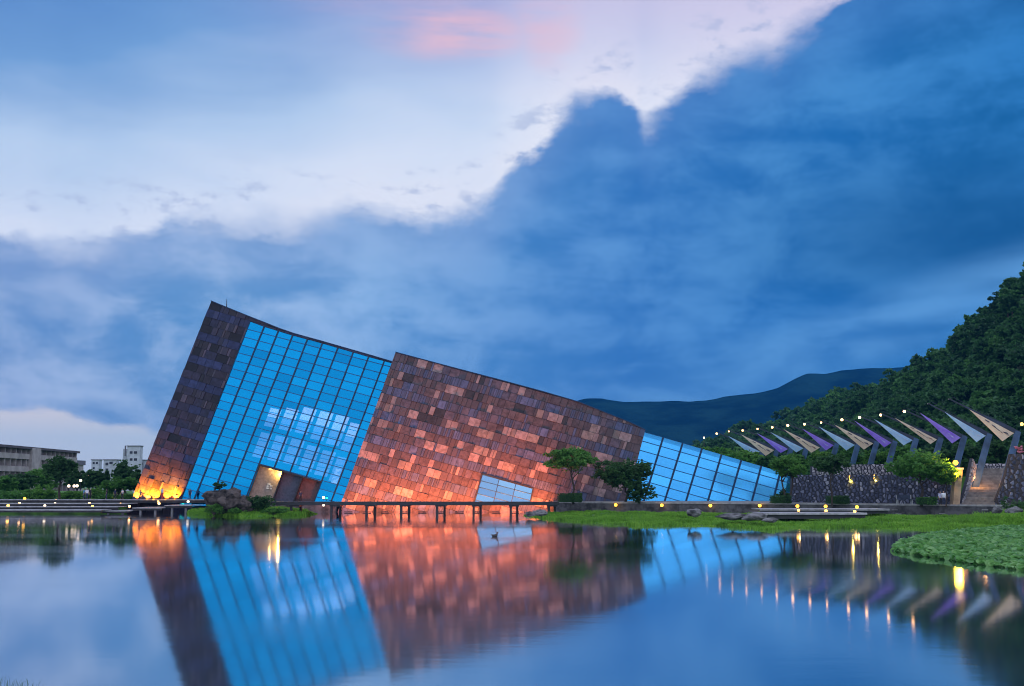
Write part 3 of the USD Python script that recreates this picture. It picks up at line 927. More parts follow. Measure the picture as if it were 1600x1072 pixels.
# low pontoons in front of the promenade
for (pxa, pxb, py, Y, lab, dr) in ((1187, 1353, 801.5, 128, "pale edged low pontoon nearest the grass bank on the right", 0.45), (1186, 1388, 795.3, 136, "upper pale edged pontoon between the low pontoon and the quay wall", 0.35)):
    z = W(1270, py, Y)[2]
    t = thing("pontoon", lab, "pontoon", (xat(1270, Y), Y, 0))
    xa, xb = xat(pxa, Y), xat(pxb, Y)
    for k in range(5):
        a, b = xa + (xb - xa) * k / 5, xa + (xb - xa) * (k + 1) / 5
        part("deck_bay", bx(((a + b) / 2, Y + 2.4, z - 0.05), (b - a - 0.03, 4.8, 0.1)), "pale_timber", t)
    part("nosing", cbox(((xa + xb) / 2, Y - 0.05, z - 0.09), (xb - xa, 0.14, 0.22), 0.02), "pale_timber", t)
    part("fascia", bx(((xa + xb) / 2, Y + 0.3, z - 0.2 - dr / 2), (xb - xa - 0.2, 0.15, dr)), "black_steel", t)

# ------------------------------------------------------------------ stone walls on the right
def cell_wall(poly, Y0, Y1, size, seed, proud=0.10):
    """rubble face: a jittered grid of stones cut to a polygon of (x, z), each proud of the mortar by its own amount; the wall runs from Y0 at its left to Y1 at its right"""
    from scipy.spatial import Voronoi
    r = np.random.default_rng(seed)
    P = Polygon(poly)
    xa, za, xb, zb = P.bounds
    nx, nz = int((xb - xa) / size) + 3, int((zb - za) / (size * 0.75)) + 3
    gx, gz = np.meshgrid(np.arange(nx) - 1, np.arange(nz) - 1, indexing="ij")
    pts = np.column_stack([xa + (gx + 0.5 * (gz % 2)).ravel() * size, za + gz.ravel() * size * 0.75]) + r.uniform(-0.46, 0.46, (nx * nz, 2)) * size
    vor = Voronoi(pts)
    out = []
    for reg in vor.point_region:
        ids = vor.regions[reg]
        if not ids or -1 in ids:
            continue
        c = Polygon(vor.vertices[ids]).intersection(P).buffer(-size * 0.07)
        if c.is_empty or c.geom_type != "Polygon" or c.area < size * size * 0.08:
            continue
        o = ring(c)
        top = ring(c.buffer(-size * 0.09).simplify(size * 0.04)) if c.area > size * size * 0.3 else None
        h = proud * r.uniform(0.5, 1.5)
        if top is None or len(top) < 3:
            m = prism(o, -h, 0.05)
        else:
            pp = np.vstack([np.column_stack([o[:, 0], np.full(len(o), 0.03), o[:, 1]]), np.column_stack([o[:, 0], np.full(len(o), -h * 0.4), o[:, 1]]), np.column_stack([top[:, 0], np.full(len(top), -h), top[:, 1]])])
            m = hull(pp)
        v = np.array(m.vertices)
        v[:, 1] += Y0 + (Y1 - Y0) * (o[:, 0].mean() - xa) / (xb - xa)
        m.vertices = v
        out.append(m)
    return out


for nm, stops in (("rubble_dark", [(0, (0.050, 0.060, 0.100)), (0.45, (0.095, 0.110, 0.180)), (0.85, (0.19, 0.21, 0.31)), (1, (0.46, 0.46, 0.54))]), ("rubble_pale", [(0, (0.20, 0.19, 0.22)), (0.5, (0.38, 0.36, 0.40)), (1, (0.58, 0.55, 0.58))])):
    q = NG()
    isl = q.add("attribute", "fac", attribute="piece")
    pn = q.noise(q.add("geometry", "position"), 3.0, 5)
    c = q.mix(q.m("multiply", pn, 0.35), q.ramp(isl, stops), (0.06, 0.065, 0.085))
    q.make(nm, surface=q.add("principled_bsdf", "BSDF", base_color=c, roughness=0.85, normal=q.add("bump", "normal", height=q.noise(q.add("geometry", "position"), 8.0, 4), strength=0.5, distance=0.05)))


def stone_wall(name, label, px_poly, Y0, Y1, depth, size, stone, seed, catg="stone wall"):
    xl, xr_ = min(a for a, b in px_poly), max(a for a, b in px_poly)
    yy = lambda px: Y0 + (Y1 - Y0) * (px - xl) / (xr_ - xl)
    w3 = [W(px, py, yy(px)) for px, py in px_poly]
    poly = [(w[0], w[2]) for w in w3]
    P = Polygon(poly)
    t = thing(name, label, catg, (P.centroid.x, (Y0 + Y1) / 2, DECK))
    xa, xb = P.bounds[0], P.bounds[2]
    m = solid(poly, 0.0, depth)
    v = np.array(m.vertices)
    v[:, 1] += Y0 + (Y1 - Y0) * (v[:, 0] - xa) / (xb - xa)
    m.vertices = v
    part("wall_core", m, "mortar", t)
    cells = cell_wall(poly, Y0, Y1, size, seed)
    part("stones", pieces(cat(cells), np.repeat(np.arange(len(cells)), [len(c_.vertices) for c_ in cells])), stone, t, kind="stuff")
    return t


stone_wall("rubble_wall", "long dark rubble retaining wall behind the promenade trees", [(1238, 742), (1330, 742), (1484, 741), (1486, 792), (1236, 790)], 172, 156, 1.2, 0.55, "rubble_dark", 21)
stone_wall("pale_parapet", "pale stone parapet set back above the dark rubble wall, below the banners", [(1268, 728.5), (1330, 726), (1392, 725), (1470, 728), (1470, 747), (1268, 747)], 178, 166, 0.8, 0.5, "rubble_pale", 22, "parapet")
stone_wall("rubble_wall", "tall rubble wall at the right edge beside the stairs", [(1577, 709.5), (1640, 708), (1640, 794), (1551, 790.5), (1558, 775), (1569, 745)], 152, 146, 0.6, 0.60, "rubble_dark", 23)
stone_wall("pale_parapet", "short pale stone parapet at the head of the stairs", [(1523, 724.5), (1579, 724), (1577, 733.5), (1527, 733)], 168, 166, 0.6, 0.45, "rubble_pale", 24, "parapet")
stone_wall("stair_cheek", "grey sloping stone cheek wall along the left side of the stairs", [(1502, 786), (1513, 748), (1520, 716), (1525.5, 729), (1523, 745), (1504, 787)], 151.5, 158, 1.0, 0.5, "rubble_pale", 25, "cheek wall")
op = thing("lit_pillar", "ochre pillar glowing orange beside the foot of the stairs", "pillar", W(1495, 788, 151) * [1, 1, 0] + [0, 0, DECK])
part("shaft", prism([(w[0], w[2]) for w in (W(1489, 790, 151), W(1499.5, 790, 151), W(1504.5, 733, 151), W(1494, 733, 151))], 151, 152.2), "ochre_wall", op)
part("cap", prism([(w[0], w[2]) for w in (W(1493, 733.5, 150.9), W(1505.5, 733.5, 150.9), W(1505.8, 731, 150.9), W(1493.2, 731, 150.9))], 150.8, 152.4), "pale_stone", op)

stairs = thing("stone_stairs", "wide stone stairs with orange lit treads climbing between rubble walls", "stairs", W(1530, 788, 152) * [1, 1, 0] + [0, 0, DECK])
b0, b1 = W(1503, 787.5, 151), W(1554, 787.5, 151)
t0, t1 = W(1525, 732, 166), W(1578, 732, 166)
ns = 15
for k in range(ns):
    u0, u1 = k / ns, (k + 1) / ns
    a, b = b0 + (t0 - b0) * u0, b1 + (t1 - b1) * u0
    c, d = b1 + (t1 - b1) * u1, b0 + (t0 - b0) * u1
    zt = DECK + (t0[2] - DECK) * u1
    pts_ = [(p_[0], p_[1], z) for p_ in (a, b, c, d) for z in (zt - 0.8, zt)]
    part("step", hull(pts_), "stair_stone", stairs)

# bench frame
bw = W(1413.5, 789, 148)
bench = thing("park_bench", "pale framed bench with dark slatted seat before the rubble wall", "bench", (bw[0], bw[1], DECK))
for s in (-0.92, 0.92):
    part("leg", cat([bx((bw[0] + s, bw[1] - 0.2, DECK + 0.36), (0.09, 0.09, 0.72)), bx((bw[0] + s, bw[1] + 0.3, DECK + 0.65), (0.09, 0.09, 1.3)), bx((bw[0] + s, bw[1] + 0.05, DECK + 0.68), (0.09, 0.6, 0.08))]), "pale_timber", bench)
for k in range(4):
    part("seat_slat", cbox((bw[0], bw[1] - 0.22 + 0.15 * k, DECK + 0.76), (2.0, 0.12, 0.05), 0.01), "blue_steel", bench)
for k in range(4):
    part("back_slat", cbox((bw[0], bw[1] + 0.34, DECK + 0.90 + 0.12 * k), (2.0, 0.05, 0.10), 0.01), "blue_steel", bench)

# ------------------------------------------------------------------ grass banks, islands, pads
def tufts(poly, n, hfun, seed, blade=0.5, per=7, w=0.045):
    """(positions) of grass tufts in a plan polygon; returns one mesh of bent blades"""
    r = np.random.default_rng(seed)
    P = Polygon(poly)
    xa, ya, xb, yb = P.bounds
    from shapely import contains_xy
    out = []
    while sum(len(o) for o in out) < n:
        c = np.column_stack([r.uniform(xa, xb, n * 2), r.uniform(ya, yb, n * 2)])
        out.append(c[contains_xy(P, c[:, 0], c[:, 1])])
    c = np.vstack(out)[:n]
    z = hfun(c)
    c3 = np.repeat(np.column_stack([c, z]), per, 0)
    m = len(c3)
    c3[:, :2] += r.normal(0, 0.12, (m, 2))
    ang = r.uniform(0, 2 * np.pi, m)
    clump = 0.15 + 2.1 * meshkit.fbm(np.column_stack([c3[:, 0] * 0.35, c3[:, 1] * 0.35, np.zeros(m)]) + 300, 3, seed) ** 1.6
    hh = blade * r.uniform(0.5, 1.2, m) * clump
    lean = hh * r.uniform(0.15, 0.8, m)
    d = np.column_stack([np.cos(ang), np.sin(ang), np.zeros(m)])
    s = np.column_stack([-np.sin(ang), np.cos(ang), np.zeros(m)]) * w * r.uniform(0.7, 1.5, m)[:, None]
    p0 = c3
    p1 = c3 + d * (lean * 0.35)[:, None] + np.array([0, 0, 1]) * (hh * 0.65)[:, None]
    p2 = c3 + d * lean[:, None] + np.array([0, 0, 1]) * hh[:, None]
    v = np.stack([p0 - s, p0 + s, p1 - s * 0.8, p1 + s * 0.8, p2], 1).reshape(-1, 3)
    k = np.arange(m)[:, None] * 5
    return pieces(trimesh.Trimesh(v, np.vstack([k + [0, 1, 3], k + [0, 3, 2], k + [2, 3, 4]]), process=False), np.arange(len(v)) // 5)


def mound(name, label, poly, hmax, fall, seed, nt, blade, glabel, res=1.0, bumps=0.0):
    P = Polygon(poly)
    xa, ya, xb, yb = P.bounds
    from shapely import contains_xy, distance, points

    def hf(c):
        dd = distance(P.exterior, points(c[:, 0], c[:, 1]))
        inside = contains_xy(P, c[:, 0], c[:, 1])
        b = meshkit.fbm(np.column_stack([c * 0.16, np.zeros(len(c))]) + 100, 3, seed)
        return np.where(inside, -0.05 + np.minimum(1, dd / fall) ** 0.7 * hmax * (0.6 + 0.8 * b) + bumps * np.clip(b - 0.5, 0, 1) * np.minimum(1, dd / fall), -0.35)
    nx, ny = int((xb - xa + 2) / res) + 2, int((yb - ya + 2) / res) + 2
    gx, gy = np.meshgrid(np.linspace(xa - 1, xb + 1, nx), np.linspace(ya - 1, yb + 1, ny), indexing="ij")
    c = np.column_stack([gx.ravel(), gy.ravel()])
    v = np.column_stack([c, hf(c)])
    i, j = np.meshgrid(np.arange(nx - 1), np.arange(ny - 1), indexing="ij")
    k = (i * ny + j).ravel()
    f = np.vstack([np.column_stack([k, k + ny, k + ny + 1]), np.column_stack([k, k + ny + 1, k + 1])])
    f = f[(v[f, 2] > -0.34).any(1)]
    solo(name, trimesh.Trimesh(v, f, process=False), "turf", label, kind="structure", smooth=True)
    solo("grass", tufts(poly, nt, hf, seed + 1, blade), "grass_blade", glabel, "grass", kind="stuff")
    return hf


bank_low = [(818, 806), (850, 810.5), (900, 815.5), (960, 819.5), (1020, 822), (1080, 822.5), (1130, 823), (1170, 826), (1195, 829), (1220, 827), (1290, 826), (1360, 825.5), (1420, 828), (1470, 830), (1530, 828), (1600, 828), (1700, 830)]
bl = [G(*a)[:2] for a in bank_low]
bh = [np.array(pr(px)[:2]) + [0.0, -0.3] for px in (1700, 1560, 1460, 1360, 1260, 1160, 1060, 960, 868)]
bank_poly = bl + bh
hb = mound("grass_bank", "green grass bank between the right quay wall and the lake", bank_poly, 0.24, 9.0, 31, 16000, 0.30, "bright green lush grass on the bank below the right quay wall", 1.0, 1.0)
knoll = [G(px, py)[:2] for px, py in ((1478, 829), (1500, 826), (1550, 824), (1600, 823), (1680, 824), (1680, 816), (1600, 813), (1540, 814), (1500, 820))]
hk = mound("grass_knoll", "taller grassy knoll at the right edge before the quay wall", knoll, 0.9, 5.0, 37, 4500, 0.55, "taller grass on the knoll at the right edge of the shore", 0.8)
isl_px = [(292, 802.5), (318, 800), (350, 798.5), (400, 798), (440, 799), (470, 800.8), (496, 803.2), (470, 805), (430, 806.5), (380, 807), (330, 806), (300, 804.5)]
isl_poly = [G(*a)[:2] for a in isl_px]
hi = mound("grass_island", "low grassy island with a boulder before the tall glass wall", isl_poly, 0.45, 4.0, 33, 4200, 0.4, "green grass growing on the boulder island", 0.7, 0.8)

# boulders
def rock_thing(label, px, py_base, Y, w_px, h_px, depth, matn, seed, name="boulder", catg="boulder", sub=4):
    b = W(px, py_base, Y)
    s = Y / FPX
    t = thing(name, label, catg, (b[0], b[1], b[2]))
    part("rock_body", rock((b[0], b[1], b[2] + h_px * s * 0.42), (w_px * s / 2, depth, h_px * s * 0.58), seed, sub), matn, t, smooth=40)
    return t


yi = isl_poly[9][1] + 4.0
rock_thing("big brown boulder with a mossy top on the small island", 353, 797, yi, 58, 35, 2.6, "brown_rock", 5)
rock_thing("smaller dark boulder leaning against the big island boulder's right side", 382, 798, yi + 0.6, 26, 22, 1.6, "brown_rock", 9)
for i_, (px, py, Y, w, hh, lab) in enumerate(((1146, 811, 122, 42, 9, "flat grey boulder at the pontoon's left end"), (1180, 812, 121, 34, 11, "rounded grey boulder touching the pontoon on the grass bank"), (1204, 815, 119, 22, 6, "small low grey boulder under the pontoon edge"), (1085, 806, 128, 22, 11, "dark reddish rock alone in the grass of the bank"), (843, 805, 152, 24, 8, "pale blue grey rock at the pier's right end"), (828, 806, 151, 16, 6, "smallest pale rock at the water's edge by the pier's end"), (1585, 806, 128, 26, 14, "blue grey rock on the knoll below the quay at the right edge"), (1558, 803, 130, 16, 10, "small blue grey rock left of the knoll's larger rock"))):
    rock_thing(lab, px, py, Y, w, hh, w * Y / FPX * 0.35, "grey_rock", 40 + i_, "boulder", "boulder", 3)

# water hyacinth raft
pad_px = [(1386, 861), (1400, 849), (1440, 838), (1500, 831), (1560, 827), (1640, 826), (1720, 840), (1720, 905), (1640, 899), (1600, 893), (1540, 886), (1480, 877), (1420, 868)]
pad_poly = [G(*a)[:2] for a in pad_px]
PP = Polygon(pad_poly)
r_ = np.random.default_rng(77)
from shapely import contains_xy, distance as sdist, points as spoints
c = np.column_stack([r_.uniform(PP.bounds[0], PP.bounds[2], 60000), r_.uniform(PP.bounds[1], PP.bounds[3], 60000)])
edge_n = meshkit.fbm(np.column_stack([c * 0.5, np.zeros(len(c))]) + 60, 3, 4)
keep_ = contains_xy(PP, c[:, 0], c[:, 1])
dd = sdist(PP.exterior, spoints(c[:, 0], c[:, 1]))
keep_ &= (dd > 1.3 * edge_n * edge_n) & (edge_n + r_.uniform(-0.1, 0.1, len(c)) > 0.30)
c = c[keep_][:14500]
n = len(c)
zz = 0.10 + 0.42 * meshkit.fbm(np.column_stack([c * 0.8, np.zeros(n)]) + 10, 3, 6) * r_.uniform(0.4, 1.2, n) * np.clip(sdist(PP.exterior, spoints(c[:, 0], c[:, 1])) / 1.5, 0.25, 1)
ang, tilt = r_.uniform(0, 2 * np.pi, n), r_.uniform(0.15, 1.0, n)
d = np.column_stack([np.cos(ang) * np.cos(tilt), np.sin(ang) * np.cos(tilt), np.sin(tilt)])
u = np.column_stack([-np.sin(ang), np.cos(ang), np.zeros(n)])
w = np.cross(d, u)
s = r_.uniform(0.10, 0.26, n)[:, None]
c3 = np.column_stack([c, zz])
ringp = []
for k in range(7):
    a_ = 2 * math.pi * k / 7
    ringp.append(c3 + s * (d * math.cos(a_) * 1.15 + u * math.sin(a_)) + w * s * 0.22 * abs(math.sin(a_)))
v = np.stack([c3] + ringp, 1).reshape(-1, 3)
k = np.arange(n)[:, None] * 8
f = np.vstack([k + [0, 1 + i, 1 + (i + 1) % 7] for i in range(7)])
solo("water_hyacinth", pieces(trimesh.Trimesh(v, f, process=False), np.arange(len(v)) // 8), "pad_leaf", "dense green raft of floating broad leaved water plants at the right", "water plants", kind="stuff")

# a duck on the water
dk = G(773, 838.5)
duck = thing("duck", "small dark duck swimming in front of the pier", "duck", (dk[0], dk[1], 0))
mat("duck_feather", (0.035, 0.030, 0.030), 0.6)
mat("duck_bill", (0.30, 0.20, 0.05), 0.5)


def spheres_hull(chain):
    out = None
    for (a, ra), (b, rb) in chain:
        s1 = m3.Manifold.sphere(ra, 14).translate(list(map(float, a)))
        s2 = m3.Manifold.sphere(rb, 14).translate(list(map(float, b)))
        h_ = m3.Manifold.batch_hull([s1, s2])
        out = h_ if out is None else out + h_
    return out


def to_tri(M):
    me = M.to_mesh()
    return trimesh.Trimesh(me.vert_properties[:, :3], me.tri_verts, process=False)


db = spheres_hull([(((dk[0] - 0.14, dk[1], 0.08), 0.10), ((dk[0] + 0.12, dk[1], 0.10), 0.12)), (((dk[0] - 0.16, dk[1], 0.11), 0.07), ((dk[0] - 0.32, dk[1], 0.17), 0.02)), (((dk[0] + 0.17, dk[1], 0.14), 0.07), ((dk[0] + 0.22, dk[1], 0.30), 0.05)), (((dk[0] + 0.22, dk[1], 0.31), 0.065), ((dk[0] + 0.25, dk[1], 0.32), 0.055))])
part("duck_body", to_tri(db), "duck_feather", duck, smooth=60)
part("bill", hull([(dk[0] + 0.29, dk[1] - 0.025, 0.30), (dk[0] + 0.29, dk[1] + 0.025, 0.30), (dk[0] + 0.29, dk[1], 0.33), (dk[0] + 0.37, dk[1] - 0.015, 0.295), (dk[0] + 0.37, dk[1] + 0.015, 0.295), (dk[0] + 0.37, dk[1], 0.305)]), "duck_bill", duck)

# reed tips at the near left corner
rp_ = [G(px, py)[:2] for px, py in ((-30, 1066), (70, 1072), (75, 1100), (-30, 1100))]
solo("reeds", tufts(rp_, 34, lambda c: np.full(len(c), -0.05), 91, 0.30, 3, 0.006), "leaf_dark", "thin reed tips poking from the water in the near left corner", "reeds", kind="stuff")

# ------------------------------------------------------------------ banner masts along the right
def cloth(name, c1, c2):
    q = NG()
    n = q.noise(q.add("geometry", "position"), 0.9, 4, 0.6)
    c = q.mix(q.step(n, 0.35, 0.65), c1, c2)
    a = q.add("principled_bsdf", "BSDF", base_color=c, roughness=0.7, specular_ior_level=0.2)
    q.make(name, surface=q.add("mix_closure", "closure", fac=0.4, closure1=a, closure2=q.add("translucent_bsdf", "BSDF", color=c)))


cloth("sail_beige", (0.92, 0.80, 0.63), (0.84, 0.70, 0.55))
cloth("sail_blue", (0.62, 0.82, 0.97), (0.48, 0.72, 0.95))
cloth("sail_purple", (0.40, 0.24, 0.86), (0.50, 0.38, 0.92))
mat("print_dark", (0.035, 0.035, 0.07), 0.7)
mat("print_pale", (0.62, 0.70, 0.85), 0.7)
mat("print_rust", (0.28, 0.13, 0.10), 0.7)

SAILS = [  # tip, right corner, lowest corner, spar tip, lamp lit
    ((1513.4, 640), (1583, 677), (1565, 689.7), (1484, 624), False), ((1475, 644), (1539, 681), (1524.7, 691), (1451, 631), False),
    ((1436, 645), (1500, 684), (1486.7, 693), (1413, 641), True), ((1397, 653), (1463, 687), (1453, 694), (1376, 646.5), True),
    ((1364.6, 655), (1425, 688), (1411, 696), (1343, 650.5), True), ((1334, 657.5), (1392, 692), (1381, 699), (1315.5, 654), True),
    ((1303, 663.6), (1363.6, 693), (1349, 702.6), (1283, 658.5), True), ((1278.5, 666.7), (1335, 695.4), (1321.6, 704), (1257, 661), True),
    ((1253, 670), (1302, 696), (1290, 704), (1231, 663), True), ((1224, 671), (1280.6, 699.5), (1267, 707.7), (1206.7, 666), True),
    ((1202.6, 675), (1255, 700.6), (1243.6, 707), (1183.7, 668.5), True), ((1182, 677), (1231, 701.6), (1219, 708), (1160.5, 671), True),
    ((1157.5, 679), (1209, 703.6), (1196, 712.5), (1139, 672.5), True), ((1137.6, 681.7), (1187, 705.7), (1176, 713.5), (1120, 676), True)]
ORD = ["rightmost", "second", "third", "fourth", "fifth", "sixth", "seventh", "eighth", "ninth", "tenth", "eleventh", "twelfth", "thirteenth", "leftmost"]
for i, (tip, rt, low, spar, lit) in enumerate(SAILS):
    Y = 153.0 + 4.7 * i
    P_ = lambda a, dy=0.0: W(a[0], a[1], Y + dy)
    colr = ("beige", "blue", "purple")[i % 3]
    word = {"beige": "beige banner with dark figures", "blue": "pale blue banner", "purple": "purple banner"}[colr]
    nth = "rightmost" if i == 0 else "leftmost" if i == 13 else f"{ORD[i]} from the right"
    w_t, w_r, w_l, w_s = P_(tip), P_(rt), P_(low), P_(spar)
    head = w_r + (w_r - w_t) * 0.06 + np.array([0.25, 0, 0.30])         # joint of spar and post
    base = np.array([head[0] - (head[2] - DECK) * 0.36, Y + 0.3, DECK - 0.2])
    foot_z = 5.3
    base = np.array([head[0] - (head[2] - foot_z) * 0.30, Y + 0.3, foot_z])
    t = thing("banner_mast", f"leaning mast with triangular {word}, {nth}", "banner mast", base, group=None)
    # post: a leaning blade with chamfered edges
    d = head - base
    d = d / np.linalg.norm(d)
    n_ = np.array([d[2], 0, -d[0]])
    pw, pd = 0.48, 0.16
    pts_ = []
    for s_, q_ in ((base - d * 3.2, 1.05), (head + d * 0.15, 0.85)):
        for a_ in (-1, 1):
            for b_ in (-1, 1):
                pts_ += [s_ + n_ * a_ * pw * q_ + np.array([0, b_ * pd * 0.6, 0]), s_ + n_ * a_ * pw * 0.85 * q_ + np.array([0, b_ * pd, 0])]
    part("post", hull(pts_), "post_blue", t)
    # spar: tapered beam from the post's head to the lamp
    e = w_s - head
    e = e / np.linalg.norm(e)
    m_ = np.array([-e[2], 0, e[0]])
    if m_[2] < 0:
        m_ = -m_
    pts_ = [head + m_ * a_ - e * 0.2 + np.array([0, b_, 0]) for a_ in (-0.26, 0.26) for b_ in (-0.13, 0.13)] + [w_s + m_ * a_ + np.array([0, b_, 0]) for a_ in (-0.05, 0.09) for b_ in (-0.06, 0.06)]
    part("spar", hull(pts_), "blue_steel", t)
    part("stay", tube([head + e * 0.6 + m_ * 0.25, w_s + m_ * 0.45 - e * 0.2], 0.03, 5), "blue_steel", t)
    # banner: a slightly bellied triangle with thickness
    nsub = 7
    grid = []
    vv, ff = [], []
    for a_ in range(nsub + 1):
        for b_ in range(nsub + 1 - a_):
            u_, v_ = a_ / nsub, b_ / nsub
            w0 = 1 - u_ - v_
            p3 = w_t * w0 + w_r * u_ + w_l * v_
            p3 = p3 + np.array([0, -0.28 - 0.5 * w0 * u_ * v_ * 3, 0])
            grid.append((a_, b_))
            vv.append(p3)
    idx = {g_: k for k, g_ in enumerate(grid)}
    for a_, b_ in grid:
        if (a_ + 1, b_) in idx and (a_, b_ + 1) in idx:
            ff.append((idx[a_, b_], idx[a_ + 1, b_], idx[a_, b_ + 1]))
        if (a_ + 1, b_ + 1) in idx:
            ff.append((idx[a_ + 1, b_], idx[a_ + 1, b_ + 1], idx[a_, b_ + 1]))
    vv = np.array(vv)
    ff = np.array(ff)
    nv = len(vv)
    m = trimesh.Trimesh(np.vstack([vv, vv + [0, 0.03, 0]]), np.vstack([ff, ff[:, ::-1] + nv]), process=False)
    bn = part("banner", m, "sail_" + colr, t)

    def onsail(u_, v_):
        w0 = 1 - u_ - v_
        return w_t * w0 + w_r * u_ + w_l * v_ + np.array([0, -0.30 - 0.5 * w0 * u_ * v_ * 3, 0])

    def mark(uv, matn, name="print"):
        p_ = np.array([onsail(*x) for x in uv])
        vv2 = np.vstack([p_ + [0, -0.02, 0], p_ + [0, 0.012, 0]])
        k_ = len(p_)
        f2 = [(0, j, j + 1) for j in range(1, k_ - 1)] + [(k_, k_ + j + 1, k_ + j) for j in range(1, k_ - 1)] + [x for j in range(k_) for x in ((j, k_ + j, k_ + (j + 1) % k_), (j, k_ + (j + 1) % k_, (j + 1) % k_))]
        part(name, trimesh.Trimesh(vv2, f2, process=False), matn, bn)

    if colr == "beige":
        mark([(0.22, 0.17), (0.26, 0.12), (0.36, 0.115), (0.31, 0.18), (0.27, 0.205)], "print_dark")
        mark([(0.29, 0.27), (0.34, 0.22), (0.39, 0.24), (0.38, 0.30), (0.42, 0.37), (0.36, 0.40), (0.33, 0.32)], "print_dark")
        mark([(0.40, 0.385), (0.43, 0.38), (0.42, 0.44), (0.39, 0.45)], "print_dark")
        mark([(0.50, 0.33), (0.56, 0.29), (0.66, 0.23), (0.68, 0.25), (0.62, 0.31), (0.53, 0.36)], "print_rust" if i % 2 else "print_dark")
        mark([(0.54, 0.375), (0.64, 0.32), (0.65, 0.335), (0.56, 0.39)], "print_dark")
    elif colr == "blue":
        mark([(0.35, 0.30), (0.45, 0.27), (0.60, 0.24), (0.46, 0.30), (0.37, 0.33)], "print_pale")
        mark([(0.45, 0.38), (0.62, 0.30), (0.64, 0.32), (0.48, 0.41)], "print_pale")
    else:
        mark([(0.42, 0.38), (0.47, 0.34), (0.52, 0.37), (0.47, 0.44), (0.43, 0.44)], "print_pale")
        mark([(0.44, 0.30), (0.48, 0.28), (0.50, 0.30), (0.46, 0.33)], "print_pale")
    lamp = part("lamp_housing", bx(w_s + [0, 0, 0.02], (0.34, 0.3, 0.16)), "black_steel", t)
    if lit:
        big = (0.30, 0.26, 0.30, 0.27, 0.20, 0.24, 0.27, 0.22, 0.18, 0.20, 0.15, 0.20)[i - 2]
        sp = trimesh.creation.icosphere(2, 0.8 * big * Y / 190)
        sp.apply_translation(w_s + [-0.05, -0.15, -0.20])
        part("lamp_globe", sp, "lamp_peach", t, smooth=True)
# far lamps of the row without masts in view
for (px, py, Y, lab) in ((1100, 684, 226, "small pale lamp beyond the leftmost banner mast"),):
    w_ = W(px, py, Y)
    t = thing("path_lamp", lab, "lamp", (w_[0], w_[1], 5.5))
    part("lamp_post", tube([(w_[0], w_[1], 5.1), (w_[0], w_[1], w_[2])], [0.09, 0.06], 6), "black_steel", t)
    sp = trimesh.creation.icosphere(2, 0.2)
    sp.apply_translation(w_)
    part("lamp_globe", sp, "lamp_pale", t, smooth=True)

# ------------------------------------------------------------------ shore lamps
def quay_lamp(px, py, Y, label, r=0.22, m_="lamp_warm", inten=0, base_z=None, name="quay_lamp"):
    r *= 0.82
    w_ = W(px, py, Y)
    bz = base_z if base_z is not None else w_[2] - 0.45
    t = thing(name, label, "lamp", (w_[0], w_[1], bz))
    part("lamp_stem", tube([(w_[0], w_[1], bz), (w_[0], w_[1], w_[2] - r * 0.7)], 0.06, 6), "black_steel", t)
    sp = trimesh.creation.icosphere(2, r)
    sp.apply_scale([1, 1, 0.95])
    sp.apply_translation(w_)
    part("lamp_globe", sp, m_, t, smooth=True)
    part("lamp_cap", trimesh.creation.cylinder(r * 0.9, 0.05, sections=12, transform=trimesh.transformations.translation_matrix(w_ + [0, 0, r])), "black_steel", t)
    if inten:
        lights_at(w_ + [0, -r - 0.12, 0.05], 0.10, inten, (1.0, 0.62, 0.25))


